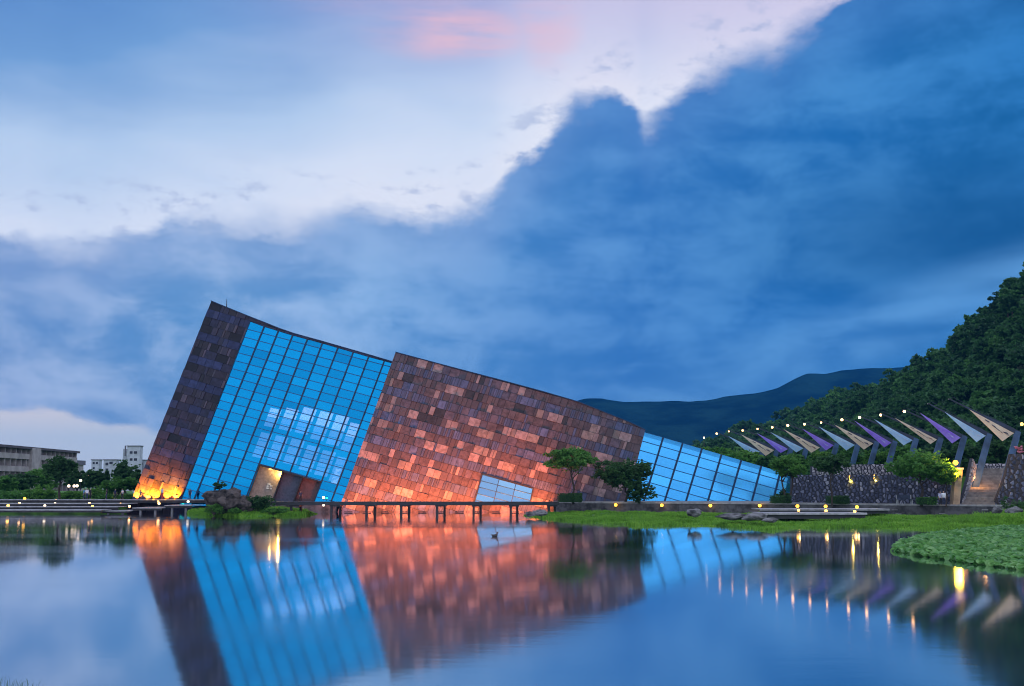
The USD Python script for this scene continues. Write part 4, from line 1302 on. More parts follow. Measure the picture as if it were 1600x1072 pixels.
for px, py, lab in ((962, 789, "golden quay lamp left of the low blue glass wing, alone near the dark bush"), (1034, 789.5, "golden quay lamp under the left end of the low glass wing"), (1110, 790, "golden quay lamp under the middle of the low glass wing"), (1187, 790, "golden quay lamp above the grey boulders by the pontoon")):
    quay_lamp(px, py, pr(px)[1] - 0.55, lab, 0.30, "lamp_amber", 22)
for px, py, px2, py2, w in ((1246, 790.8, 1247.7, 797.2, "leftmost"), (1290, 791.2, 1290.6, 798, "middle"), (1339, 792.2, 1335.5, 799, "rightmost")):
    quay_lamp(px, py, 137.5, f"upper golden lamp of the {w} pair on the pontoons", 0.25, "lamp_amber", 14)
    quay_lamp(px2, py2, 129.5, f"lower golden lamp of the {w} pair on the pontoons", 0.20, "lamp_warm", 9)
for px, py, Y, r, m_, lab in (
        (12.7, 790, 176.2, 0.27, "lamp_warm", "round lamp on the third left terrace at the picture's left edge"),
        (30.8, 786, 180.2, 0.22, "lamp_peach", "small lamp on the second left terrace, first from the left edge"),
        (38.5, 779, 184.6, 0.27, "lamp_amber", "orange lamp like a flame on the topmost left terrace"),
        (46, 782.6, 184.0, 0.26, "lamp_peach", "peach lamp right beside the flame orange lamp"),
        (70, 790, 176.4, 0.24, "lamp_pale", "whitish lamp alone on the third left terrace below the big tree"),
        (87.5, 782, 184.4, 0.26, "lamp_peach", "upper lamp of the close pair under the big left tree"),
        (86, 786.6, 180.6, 0.22, "lamp_pale", "lower lamp of the close pair under the big left tree"),
        (145.5, 782.2, 184.4, 0.26, "lamp_peach", "uppermost of three clustered lamps below the people on the terraces"),
        (139.5, 786.6, 180.3, 0.24, "lamp_peach", "left middle one of three clustered lamps below the people on the terraces"),
        (144.5, 791.2, 176.0, 0.24, "lamp_warm", "lowest of three clustered lamps below the people on the terraces"),
        (188.5, 783.4, 184.3, 0.25, "lamp_peach", "upper lamp left of the orange lit wall base"),
        (188.3, 787.3, 180.4, 0.21, "lamp_warm", "lower lamp left of the orange lit wall base"),
        (202.3, 791.2, 176.2, 0.22, "lamp_peach", "lamp at the right end of the third left terrace"),
        (247, 783.6, 182.9, 0.20, "lamp_warm", "upper lamp in front of the orange lit wall"),
        (248.5, 786.8, 181.2, 0.24, "lamp_peach", "lower lamp in front of the orange lit wall"),
        (294, 783.8, 182.0, 0.26, "lamp_pale", "lamp in front of the foot of the blue glass wall"),
        (505.5, 777.5, 186.0, 0.26, "lamp_peach", "peach lamp at the deck where glass wall meets brown slab"),
        (505.5, 789.5, 167.4, 0.22, "lamp_pale", "pale lamp hanging under the pier's left half")):
    quay_lamp(px, py, Y, lab, r, m_, 0, None, "terrace_lamp")

# street lamps in the trees on the left
def street_lamp(px, py, Y, label, twin=False):
    w_ = W(px, py, Y)
    t = thing("street_lamp", label, "street lamp", (w_[0], w_[1], 1.42))
    part("lamp_post", tube([(w_[0], w_[1], 1.40), (w_[0], w_[1], w_[2] + 0.4)], [0.10, 0.06], 8), "black_steel", t)
    for s in ((-0.75, 0.75) if twin else (0,)):
        if twin:
            part("lamp_arm", tube([(w_[0], w_[1], w_[2] + 0.4), (w_[0] + s * 0.6, w_[1], w_[2] + 0.45), (w_[0] + s, w_[1], w_[2] + 0.2)], 0.045, 6), "black_steel", t)
        sp = trimesh.creation.icosphere(2, 0.26)
        sp.apply_translation(w_ + [s, 0, -0.1])
        part("lamp_globe", sp, "lamp_peach" if twin else "lamp_pale", t, smooth=True)


street_lamp(145.5, 741, 226, "twin headed warm street lamp above the people left of the museum", True)
street_lamp(126, 750, 214, "whitish single street lamp right beside the big left tree")
street_lamp(107.5, 758.5, 205, "leftmost of three small low lamps behind the big left tree")
street_lamp(116, 758.5, 205, "middle one of three small low lamps behind the big left tree")
street_lamp(120.5, 758.3, 205, "rightmost of three small low lamps behind the big left tree")

# lamps on the rubble wall
for px, py, lab in ((1328.5, 747.5, "yellow wall lamp, left one of two on the dark rubble wall"), (1367, 746, "yellow wall lamp, right one of two on the dark rubble wall")):
    Yw = 172 + (156 - 172) * (px - 1236) / 250.0 - 0.35
    w_ = W(px, py, Yw)
    t = thing("wall_lamp", lab, "wall lamp", w_)
    part("bracket", bx(w_ + [0, 0.16, 0.15], (0.14, 0.30, 0.10)), "black_steel", t)
    part("lamp_glass", cbox(w_, (0.34, 0.26, 0.75), 0.05), "lamp_amber", t)
    lights_at(w_ + [0, -0.30, -0.45], 0.10, 110, (1.0, 0.72, 0.12))
# the bright lamp in the leaves by the stairs and the tread light
w_ = W(1493, 723, 150.6)
t = thing("stair_lamp", "bright yellow lamp among the leaves above the lit pillar", "lamp", w_)
part("lamp_globe", trimesh.creation.icosphere(2, 0.34, ).apply_translation(w_), "lamp_amber", t, smooth=True)
part("lamp_stem", tube([w_ + [0.1, 0.2, -0.7], w_ + [0, 0, -0.3]], 0.05, 6), "black_steel", t)
lights_at(w_ + [-0.5, -0.6, 0.1], 0.50, 62, (1.0, 0.62, 0.06))
lights_at(W(1494.5, 741, 150.2), 0.22, 300, (1.0, 0.36, 0.04))
w_ = W(1533, 752, 156.0)
lights_at(w_, 0.20, 200, (1.0, 0.45, 0.15))
w_ = W(1594.5, 663, 153)
t = thing("mast_lamp", "small orange lamp at the head of the rightmost mast", "lamp", w_)
part("lamp_globe", trimesh.creation.icosphere(2, 0.22).apply_translation(w_ + [0, -0.4, 0]), "lamp_warm", t, smooth=True)
part("bracket", bx(w_ + [0, -0.1, 0.1], (0.1, 0.5, 0.1)), "black_steel", t)
# entrance lamps light the tan bay
lights_at(W(437, 741.5, YL + 0.1), 0.12, 620, (1.0, 0.62, 0.12))
lights_at(W(424, 736.5, YL + 0.1), 0.10, 60, (1.0, 0.62, 0.2))

# ---- floodlights that wash the stone
for px in (212, 228.5, 240.5, 259, 272.5):
    pos = W(px, 781, YL - 0.95)
    pos[2] = 1.92
    t = thing("wall_uplight", {212: "leftmost", 228.5: "second", 240.5: "middle", 259: "fourth", 272.5: "rightmost"}[px] + " small floodlight at the foot of the orange wall", "floodlight", pos)
    part("housing", cbox(pos + [0, 0, -0.12], (0.55, 0.35, 0.20), 0.03), "black_steel", t)
    part("lens", bx(pos + [0, 0.0, -0.005], (0.45, 0.26, 0.02)), "lamp_amber", t)
    spot_up(pos + [0, 0, 0.12], 0.10, 42000, (1.0, 0.22, 0.004), 40, 42)
NTH = ["leftmost of the row"] + [k + " from the left" for k in ("second", "third", "fourth", "fifth", "sixth")] + [k + " from the right" for k in ("sixth", "fifth", "fourth", "third", "second")] + ["rightmost of the row"]
pxs = np.linspace(545, 862, 12)
for i, px in enumerate(pxs):
    pos = np.array([xat(px, YM - 4.4), YM - 4.4, 0.20])
    t = thing("lake_uplight", f"black floodlight on the water between pier and brown slab, {NTH[i]}", "floodlight", pos, group="floodlights in the water behind the pier")
    part("housing", cbox(pos + [0, 0, -0.08], (1.3, 0.4, 0.14), 0.03), "black_steel", t)
    part("stem", bx(pos + [0, 0, -0.45], (0.12, 0.12, 0.5)), "black_steel", t)
    flood(pos + [0, 0, 0.02], 1.2, 0.30, 1120, (1.0, 0.20, 0.042), 18)

# ------------------------------------------------------------------ trees and shrubs
def crown_points(blobs, n, seed, shell=0.75):
    """leaf positions gathered in twigs over the given (centre, radii) lobes"""
    r = np.random.default_rng(seed)
    vol = np.array([np.prod(b[1]) ** (2 / 3) for b in blobs])
    cnt = np.maximum(1, (n * vol / vol.sum() / 14).astype(int))
    out = []
    for (c, rad), k in zip(blobs, cnt):
        d = r.normal(size=(k, 3))
        d /= np.linalg.norm(d, axis=1, keepdims=True)
        q_ = (shell + (1 - shell) * r.uniform(0, 1, k) ** 0.5) * r.uniform(0.8, 1.12, k)
        tw = np.asarray(c) + d * q_[:, None] * np.asarray(rad)
        sz = 0.17 * np.mean(rad)
        out.append((tw[:, None] + r.normal(0, sz, (k, 14, 3)) * [1, 1, 0.6]).reshape(-1, 3))
    return np.vstack(out)


def tree(name, label, base, height, width, seed, leafm="leaf_mid", size=0.26, n=3600, trunk_r=0.18, clear=0.32, flat=0.75, lean=(0, 0), group=None, stems=1, lobes=9):
    r = np.random.default_rng(seed)
    b = np.asarray(base, float)
    t = thing(name, label, "tree" if "tree" in name else "shrub", b, group=group)
    top = b + np.array([lean[0], lean[1], height * (clear + 0.18)])
    cc = b + np.array([lean[0], lean[1], height * (clear + (1 - clear) * 0.5)])
    R = np.array([width / 2, width / 2 * 0.9, height * (1 - clear) / 2])
    blobs = [(cc, R * 0.62)]
    for k in range(lobes):
        a = 2 * math.pi * (k + r.uniform(-0.3, 0.3)) / lobes * 2.0
        e = r.uniform(-0.55, 0.75)
        p3 = cc + np.array([math.cos(a) * math.cos(e), math.sin(a) * math.cos(e), math.sin(e)]) * R * r.uniform(0.55, 0.72)
        blobs.append((p3, R * r.uniform(0.30, 0.46) * [1, 1, flat]))
    pieces = []
    for s in range(stems):
        o = b + np.array([(s - (stems - 1) / 2) * 0.5, 0, 0])
        tp = top + np.array([(s - (stems - 1) / 2) * width * 0.3, 0, 0])
        k = np.linspace(0, 1, 6)[:, None]
        w_ = r.normal(0, 0.05 * height * 0.4, (6, 3)) * [1, 1, 0] * np.sin(k * math.pi)
        pieces.append(tube(o + (tp - o) * k + w_ - [0, 0, 0.3] * (1 - k), trunk_r * (1.15 - 0.6 * k[:, 0]), 8))
        for q_ in range(5):
            tg = blobs[1 + (q_ * 2 + s) % lobes][0]
            st = o + (tp - o) * r.uniform(0.6, 1.0)
            md = (st + tg) / 2 + [0, 0, 0.15 * height * r.uniform(-0.1, 0.4)]
            pieces.append(tube([st, md, tg], [trunk_r * 0.45, trunk_r * 0.3, trunk_r * 0.12], 5))
    part("trunk", cat(pieces), "bark", t, smooth=50)
    part("crown", leaves(crown_points(blobs, n, seed), size, seed + 1), leafm, t)
    return t


def shrub(label, base, w, d, h, seed, leafm="leaf_mid", n=1200, size=0.2, boxy=False, name="shrub"):
    r = np.random.default_rng(seed)
    b = np.asarray(base, float)
    t = thing(name, label, "hedge" if name == "hedge" else "shrub", b)
    if boxy:
        c = b + np.column_stack([r.uniform(-w / 2, w / 2, n), r.uniform(-d / 2, d / 2, n), r.uniform(0.05, h, n)])
        core = bx(b + [0, 0, h * 0.45], (w * 0.86, d * 0.8, h * 0.82))
    else:
        blobs = [(b + np.array([r.uniform(-.3, .3) * w, r.uniform(-.3, .3) * d, h * r.uniform(0.35, 0.62)]), np.array([w, d, h]) * r.uniform(0.22, 0.36)) for _ in range(7)]
        c = crown_points(blobs, n, seed)
        core = None
    part("leaves", leaves(c, size, seed), leafm, t)
    part("stem", core if core is not None else cat([tube([b - [0, 0, .2], b + [r.uniform(-.3, .3) * w, 0, h * 0.5]], [0.05, 0.02], 5) for _ in range(5)]), "leaf_dark" if boxy else "bark", t)
    return t


def at(px, py, Y, z=None):
    w_ = W(px, py, Y)
    if z is not None:
        w_[2] = z
    return w_


def px_m(n_, Y):
    return n_ * Y / FPX


# promenade trees
tree("umbrella_tree", "slender tree with layered umbrella crown before the brown slab's right end", at(896, 780, 171.5, DECK), px_m(92, 171.5), px_m(84, 171.5), 101, "leaf_mid", 0.27, 3800, 0.17, 0.44, 0.42, (-0.3, 0), lobes=11)
tree("bushy_tree", "dark bushy tree where the brown slab meets the low glass wing", at(978, 782, 172.5, DECK), px_m(82, 172), px_m(88, 172), 102, "leaf_dark", 0.28, 5200, 0.20, 0.10, 0.8, (0, 0), lobes=13)
shrub("dark low bush at the foot of the dark bushy tree", at(1000, 784, 170.6, DECK), 4.6, 2.2, 3.6, 103, "leaf_dark", 1500, 0.25)
tree("promenade_tree", "two stemmed tree before the right tip of the low glass wing", at(1230, 782, 163, DECK), px_m(79, 163), px_m(62, 163), 104, "leaf_mid", 0.26, 3000, 0.14, 0.40, 0.7, (0.2, 0), stems=2)
tree("promenade_tree", "thin trunked tree before the dark rubble wall, right of the two stemmed tree", at(1300, 784, 157, DECK), px_m(84, 157), px_m(60, 157), 105, "leaf_dark", 0.25, 2600, 0.12, 0.48, 0.7, (0, 0))
tree("promenade_tree", "broad dark tree before the rubble wall left of the stairs", at(1440, 786, 152, DECK), px_m(98, 152), px_m(112, 152), 106, "leaf_mid", 0.26, 5200, 0.20, 0.26, 0.7, (0, 0), lobes=12)
tree("promenade_tree", "small tree lit yellow by the lamp beside the stairs", at(1478, 786, 150.6, DECK), px_m(70, 150), px_m(46, 150), 107, "leaf_mid", 0.24, 1500, 0.10, 0.34, 0.7, (0.2, 0))
shrub("clipped hedge block at the pier's right end under the umbrella tree", at(890, 783, 170.8, DECK), px_m(38, 171), 1.6, 1.35, 111, "leaf_dark", 1500, 0.14, True, "hedge")
shrub("clipped hedge block by the two stemmed tree on the quay", at(1219, 786, 161.0, DECK), px_m(32, 161), 1.5, 1.1, 112, "leaf_dark", 1200, 0.14, True, "hedge")
shrub("low hedge in front of the dark rubble wall below the wall lamps", at(1308, 786, 158.5, DECK), px_m(36, 158), 1.4, 1.1, 113, "leaf_dark", 1200, 0.14, True, "hedge")
shrub("low hedge left of the two standing people", at(1448, 788, 151, DECK), px_m(30, 151), 1.2, 1.0, 114, "leaf_mid", 900, 0.14, True, "hedge")
shrub("pointed small palm like shrub behind the two stemmed tree", at(1226, 784, 165, DECK), 2.0, 1.6, 2.2, 115, "leaf_dark", 500, 0.25)
shrub("green bush at the right edge beside the quay wall", at(1596, 803, 132, 0.6), 4.0, 2.2, 2.4, 116, "leaf_dark", 1200, 0.2)
# island shrubs
shrub("dense dark green bush right of the big island boulder", at(402, 796, yi + 1.0, 0.35), px_m(52, yi), 2.4, px_m(30, yi), 121, "leaf_dark", 2400, 0.17)
shrub("light green bush in front of the island's big boulder", at(334, 801, yi - 2.2, 0.30), px_m(34, yi), 1.6, px_m(17, yi), 122, "leaf_mid", 1300, 0.15)
shrub("little bush growing on top of the big island boulder", at(342, 766, yi, None), px_m(22, yi), 1.0, px_m(15, yi), 123, "leaf_dark", 700, 0.15)
shrub("light green low growth at the island's front right", at(425, 801, yi - 1.2, 0.3), px_m(48, yi), 1.6, px_m(9, yi), 124, "leaf_mid", 1300, 0.14)
shrub("green low growth between island boulder and dense bush", at(372, 801, yi - 2.4, 0.3), px_m(30, yi), 1.4, px_m(10, yi), 125, "leaf_mid", 900, 0.14)

# left bank: trees behind the terraces
LT = [(92, 781, 192, 74, 54, "leaf_dark", "tallest dark tree with a visible trunk behind the left terraces", 0.30), (30, 775, 214, 42, 62, "leaf_dark", "round dark tree before the left end of the school building", 0.15), (62, 775, 222, 50, 56, "leaf_mid", "mid green tree before the middle of the school building", 0.15), (150, 773, 224, 48, 40, "leaf_dark", "dark slender tree behind the twin headed street lamp", 0.2), (196, 772, 228, 68, 46, "leaf_dark", "tall dark tree below the white box house", 0.2), (216, 774, 206, 44, 34, "leaf_dark", "dark tree touching the leaning tower's left edge", 0.15), (184, 776, 198, 42, 62, "leaf_mid", "wide light tree crown left of the orange lit wall", 0.12), (4, 775, 208, 38, 44, "leaf_mid", "low tree at the picture's left edge before the school", 0.12), (120, 772, 235, 44, 40, "leaf_dark", "dark tree between the school and the twin lamp", 0.2), (-30, 775, 215, 46, 60, "leaf_dark", "dark tree cut by the picture's left edge", 0.15)]
for i, (px, py, Y, hp, wp, lm, lab, cl) in enumerate(LT):
    tree("bank_tree", lab, at(px, py, Y, 1.4), px_m(hp, Y) + 0.6, px_m(wp, Y), 140 + i, lm, 0.34, 2600, 0.22, cl, 0.8, lobes=9)
for i, (px, Y, wp, hp, lm, lab) in enumerate(((20, 196, 70, 20, "leaf_mid", "low bright bush at the left edge above the terraces"), (60, 197, 56, 27, "leaf_light", "rounded light green bush left of the tallest left tree"), (112, 196, 50, 20, "leaf_light", "light green bush right of the tallest left tree's trunk"), (146, 203, 52, 26, "leaf_light", "yellowish light green bush below the twin headed street lamp"), (170, 194, 34, 14, "leaf_mid", "low green bush behind the people near the wide light tree"), (203, 193, 26, 14, "leaf_mid", "small bush just left of the orange lit wall"))):
    shrub(lab, at(px, 778, Y, 1.4), px_m(wp, Y), 3.0, px_m(hp, Y), 170 + i, lm, 2200, 0.22)

# thicket between the promenade walls and the hill, under the banners
def at_hedge(px, py, Y, hp, wp, lm, lab, sd):
    b = W(px, py, Y)
    rise = b[2] - 5.4
    b[2] = 5.4
    tree("thicket_tree", lab, b, px_m(hp, Y) + rise, px_m(wp, Y), sd, lm, 0.34, 2000, 0.14, 0.08, 0.8, lobes=9)


for i, (px, py, Y, hp, wp, lm, lab) in enumerate((
        (1108, 733, 214, 44, 40, "leaf_mid", "leftmost yellow green thicket tree above the low glass wing"), (1140, 738, 212, 46, 46, "leaf_mid", "second yellow green thicket tree above the low glass wing"), (1172, 742, 208, 46, 40, "leaf_light", "light green thicket tree under the leftmost banner"),
        (1205, 746, 204, 40, 40, "leaf_dark", "dark thicket tree behind the tip of the low glass wing"), (1246, 748, 200, 44, 46, "leaf_mid", "thicket tree behind the two stemmed promenade tree"), (1290, 748, 194, 46, 46, "leaf_light", "light thicket tree under the blue banner eighth from the right"),
        (1335, 744, 188, 44, 44, "leaf_mid", "thicket tree above the left end of the pale parapet"), (1372, 742, 184, 44, 46, "leaf_light", "thicket tree above the middle of the pale parapet"), (1412, 742, 180, 52, 50, "leaf_mid", "thicket tree behind the broad promenade tree's left side"),
        (1465, 740, 177, 50, 52, "leaf_dark", "dark thicket tree behind the broad promenade tree's right side"), (1510, 738, 175, 54, 48, "leaf_dark", "dark thicket tree behind the stair head's left side"), (1552, 736, 174, 52, 46, "leaf_dark", "dark thicket tree behind the head of the stairs"), (1596, 734, 172, 56, 48, "leaf_dark", "dark thicket tree behind the right rubble wall"))):
    at_hedge(px, py, Y, hp, wp, lm, lab, 200 + i)
shrub("pink and white flowering plant on top of the right rubble wall", W(1592, 710, 150.5), 1.6, 1.0, 1.2, 240, "flower", 260, 0.14)

# ------------------------------------------------------------------ the wooded hillside
protos = []
for k in range(6):
    r = np.random.default_rng(300 + k)
    blobs = []
    hh, ww = (1.0, 1.25, 0.9, 1.1, 1.4, 0.8)[k], (1.0, 0.9, 1.15, 1.3, 0.85, 1.0)[k]
    for j in range(8):
        a = j * 2.4 + r.uniform(-.4, .4)
        rad = 2.2 * math.sqrt((j + 0.3) / 8) * ww
        blobs.append((np.array([math.cos(a) * rad, math.sin(a) * rad, 3.6 * hh + r.uniform(-1.1, 1.5) * hh - 0.25 * rad]), np.array([1.5, 1.5, 1.15]) * r.uniform(0.75, 1.25)))
    lv = leaves(crown_points(blobs, (1250, 950, 1350, 1100, 1200, 900)[k], 310 + k, 0.55), (0.5, 0.62, 0.46, 0.55, 0.5, 0.7)[k], 320 + k, aspect=1.5)
    core = cat([trimesh.creation.icosphere(1, 1.0).apply_transform(np.diag([*(b[1] * 0.62), 1])).apply_translation(b[0]) for b in blobs])
    tr = tube([(0, 0, -1.5), (0.1, 0, 2.0), (0, 0, 3.6 * hh)], [0.22, 0.17, 0.08], 5)
    protos.append((lv, core, tr))
v = np.array(hill.vertices)
f = np.array(hill.faces)
fn = trimesh.Trimesh(v, f, process=False)
cen = fn.triangles_center
scr = cen - CAM
pxs_ = 800 + FPX * scr[:, 0] / (scr[:, 1] * math.cos(PITCH) + scr[:, 2] * math.sin(PITCH))
okf = (pxs_ > 940) & (pxs_ < 1900)
area = fn.area_faces * okf
rr_ = np.random.default_rng(404)
# wider spacing with distance: every crown stays a few pixels across
wgt = area / np.maximum(1.0, (cen[:, 1] / 420.0)) ** 1.0
N = 4300
fi = rr_.choice(len(f), N, p=wgt / wgt.sum())
uv = rr_.uniform(0, 1, (N, 2))
uv = np.where(uv.sum(1, keepdims=True) > 1, 1 - uv, uv)
P0 = v[f[fi, 0]] + uv[:, :1] * (v[f[fi, 1]] - v[f[fi, 0]]) + uv[:, 1:] * (v[f[fi, 2]] - v[f[fi, 0]])
scl = rr_.uniform(0.55, 1.0, N) ** 1.0 * 1.55 * np.clip(P0[:, 1] / 420.0, 0.9, 1.6)
fpath = path_of("hillside_forest")
pi = UsdGeom.PointInstancer.Define(stage, fpath)
tag(fpath, "dense dark forest covering the steep hillside on the right", "forest", kind="stuff")
targets = []
for k, (lv, core, tr) in enumerate(protos):
    pp_ = f"{fpath}/tree_{k}"
    UsdGeom.Xform.Define(stage, pp_)
    for nm, me, mt in (("crown", lv, "forest_leaf"), ("trunk", tr, "bark")):
        vv_, ff_, nn_ = meshkit.arrays(me)
        fill(UsdGeom.Mesh.Define(stage, f"{pp_}/{nm}"), vv_, ff_, None, mt, me)
    targets.append(pp_)
pi.CreatePrototypesRel().SetTargets(targets)
pi.CreatePositionsAttr(Vt.Vec3fArray.FromNumpy(P0.astype(np.float32)))
pi.CreateProtoIndicesAttr(Vt.IntArray.FromNumpy(rr_.integers(0, len(protos), N).astype(np.int32)))
an = rr_.uniform(0, 2 * np.pi, N)
pi.CreateOrientationsAttr(Vt.QuathArray([Gf.Quath(float(math.cos(a / 2)), 0, 0, float(math.sin(a / 2))) for a in an]))
pi.CreateScalesAttr(Vt.Vec3fArray.FromNumpy(np.column_stack([scl, scl, scl * rr_.uniform(0.85, 1.25, N)]).astype(np.float32)))

# trees one can tell apart against the sky on the ridge
RT = [(1597, 452, 345, 44, 46, "topmost tree against the sky at the right edge"), (1574, 474, 356, 40, 42, "second highest ridge tree, left of the topmost one"), (1545, 502, 368, 40, 48, "rounded ridge tree on the shoulder below the second highest"), (1518, 518, 380, 36, 42, "broad ridge tree on the big shoulder of the hill"), (1492, 530, 392, 32, 22, "small flat topped ridge tree standing out at the shoulder"), (1466, 560, 404, 40, 44, "ridge tree standing out below the flat topped one"), (1448, 574, 416, 36, 34, "leftmost of the bold ridge trees on the right hill"), (1420, 592, 440, 26, 36, "low ridge tree left of the bold ones")]
for i, (px, py, Y, hp, wp, lab) in enumerate(RT):
    tree("ridge_tree", lab, W(px, py + 21, Y), px_m(hp, Y), px_m(wp, Y), 260 + i, "forest_leaf", 0.6, 1300, 0.25, 0.22, 0.6, lobes=9)

# ------------------------------------------------------------------ buildings far left
mat("lilac_render", (0.38, 0.33, 0.33), 0.8, var=0.12, scale=0.4)
mat("white_render", (0.42, 0.44, 0.50), 0.8, var=0.10, scale=0.5)
mat("dark_roof", (0.085, 0.070, 0.085), 0.7)
mat("dark_pane", (0.020, 0.022, 0.035), 0.15)
mat("shade_grey", (0.13, 0.12, 0.15), 0.7)

sch = thing("school_building", "long three storey lilac grey school building with dark flat roof edge", "building", W(60, 770, 262) * [1, 1, 0] + [0, 0, 1.4])
# the facade recedes to the right: its left end is nearer
A, Bp = W(-70, 757, 238), W(112, 757, 312)
dirx = (Bp - A) * [1, 1, 0]
Ls = np.linalg.norm(dirx)
dirx /= Ls
nout = np.array([dirx[1], -dirx[0], 0])


def sbx(s0, s1, z0, z1, d0, d1):
    """a box along the facade: s along it, d outwards"""
    pts_ = [A * [1, 1, 0] + dirx * s + nout * d + [0, 0, z] for s in (s0, s1) for d in (d0, d1) for z in (z0, z1)]
    return hull(pts_)


ztop = W(-70, 689, 238)[2]
H = ztop - 1.4
st = H / 4.0
part("wall", sbx(0, Ls, 1.2, ztop - 0.4, -12, 0), "lilac_render", sch)
part("roof", sbx(-0.8, Ls + 0.8, ztop - 0.55, ztop, -13, 1.6), "dark_roof", sch)
for k in range(4):
    z0 = 1.4 + st * k
    part("balcony_band", sbx(0, Ls, z0 + st * 0.0, z0 + st * 0.42, 0, 1.15), "lilac_render", sch)
nb_ = 22
for k in range(4):
    for j in range(nb_):
        s0 = Ls * (j + 0.12) / nb_
        s1 = Ls * (j + 0.80) / nb_
        z0 = 1.4 + st * k
        part("window", sbx(s0, s1, z0 + st * 0.44, z0 + st * 0.90, -0.2, 0.10), "dark_pane", sch)
for j in range(nb_ + 1):
    part("pier", sbx(Ls * j / nb_ - 0.16, Ls * j / nb_ + 0.16, 1.4, ztop - 0.55, 0.0, 0.95), "lilac_render", sch)
part("stair_tower", sbx(Ls * 0.52, Ls * 0.60, 1.4, ztop - 0.2, 0, 1.7), "lilac_render", sch)
part("end_block", sbx(Ls + 0.2, Ls + 7.5, 1.4, ztop - 2.6, -10, 0.6), "lilac_render", sch)
part("end_block_roof", sbx(Ls + 0.0, Ls + 8.0, ztop - 3.6, ztop - 2.4, -10.5, 1.0), "shade_grey", sch)


def house(label, px0, px1, py_top, Y, matn, wins, depth=3, extra=None):
    a, b = W(px0, py_top, Y), W(px1, py_top, Y)
    t = thing("town_house", label, "house", ((a[0] + b[0]) / 2, Y, 1.4))
    part("wall", bx(((a[0] + b[0]) / 2, Y + depth / 2, (a[2] + 1.0) / 2), (b[0] - a[0], depth, a[2] - 1.0)), matn, t)
    part("parapet", bx(((a[0] + b[0]) / 2, Y + depth / 2, a[2] + 0.15), (b[0] - a[0] + 0.4, depth + 0.4, 0.3)), "shade_grey", t)
    for (x0, x1, y0, y1) in wins:
        w0, w1 = W(x0, y0, Y), W(x1, y1, Y)
        part("window", bx(((w0[0] + w1[0]) / 2, Y - 0.02, (w0[2] + w1[2]) / 2), (w1[0] - w0[0], 0.12, w0[2] - w1[2])), "dark_pane", t)
    if extra:
        extra(t)
    return t


def tank(t):
    w_ = W(196, 699, 400)
    part("roof_mast", tube([w_ + [0, 0, -3], w_ + [0, 0, 0.6]], 0.25, 6), "shade_grey", t)
    part("side_wing", bx((w_[0], 404, w_[2] - 5), (2.2, 6, 9)), "white_render", t)


house("white box house with two dark windows rising behind the tall tree", 199, 219, 697.5, 400, "white_render", [(203, 207, 705, 709), (209.5, 214, 705, 709), (203, 207, 716, 720), (209.5, 214, 716, 720)], 3, tank)
house("small grey white house left of the cluster beside the white box", 143, 155, 719, 420, "white_render", [(145, 148, 722, 725), (150, 153, 722, 725), (145, 148, 730, 733)])
house("wide white house with stepped roof between the small houses", 162, 182, 719, 410, "white_render", [(165, 169, 723, 727), (171, 176, 721.5, 725), (165, 169, 732, 735)])
house("low white house at the tower's left edge", 218, 226, 719.5, 405, "white_render", [(220, 223, 723, 727)])

# ------------------------------------------------------------------ people
mat("skin", (0.42, 0.26, 0.19), 0.6)
mat("hair", (0.018, 0.014, 0.012), 0.6)
for k, c in dict(white=(0.70, 0.70, 0.74), lilac=(0.46, 0.44, 0.62), navy=(0.03, 0.04, 0.09), black=(0.02, 0.02, 0.025), blue=(0.12, 0.30, 0.55), red=(0.45, 0.06, 0.06), grey=(0.22, 0.22, 0.24), pale=(0.55, 0.60, 0.68)).items():
    mat("cloth_" + k, c, 0.8)


def sph(p_, r_):
    return m3.Manifold.sphere(float(r_), 10).translate([float(a) for a in p_])


def limb(chain):
    out = None
    for (a, ra), (b, rb) in zip(chain[:-1], chain[1:]):
        h_ = m3.Manifold.batch_hull([sph(a, ra), sph(b, rb)])
        out = h_ if out is None else out + h_
    return out


def pose(kind):
    """joints of a 1.7 m figure facing +y (x to its right): dict of named points"""
    J = dict(pel=(0, 0, 0.92), chest=(0, 0.01, 1.28), neck=(0, 0.0, 1.46), head=(0, 0.02, 1.585))
    st_ = {"stand": 0.0, "walk": 0.22, "sit": 0.0}[kind]
    for s, n_ in ((-1, "l"), (1, "r")):
        f_ = st_ * s
        J["hip" + n_] = (0.09 * s, 0, 0.90)
        J["knee" + n_] = (0.10 * s, 0.06 + f_ * 0.7, 0.49)
        J["ank" + n_] = (0.10 * s, f_ - 0.03 * (st_ > 0), 0.085 + (0.05 if st_ and s < 0 else 0))
        J["toe" + n_] = (0.12 * s, f_ + 0.13, 0.045)
        J["sho" + n_] = (0.185 * s, 0, 1.40)
        J["elb" + n_] = (0.225 * s, -0.02 - f_ * 0.5, 1.12)
        J["wri" + n_] = (0.215 * s, 0.06 - f_ * 0.9, 0.88)
        J["hand" + n_] = (0.21 * s, 0.09 - f_ * 0.95, 0.80)
    return J


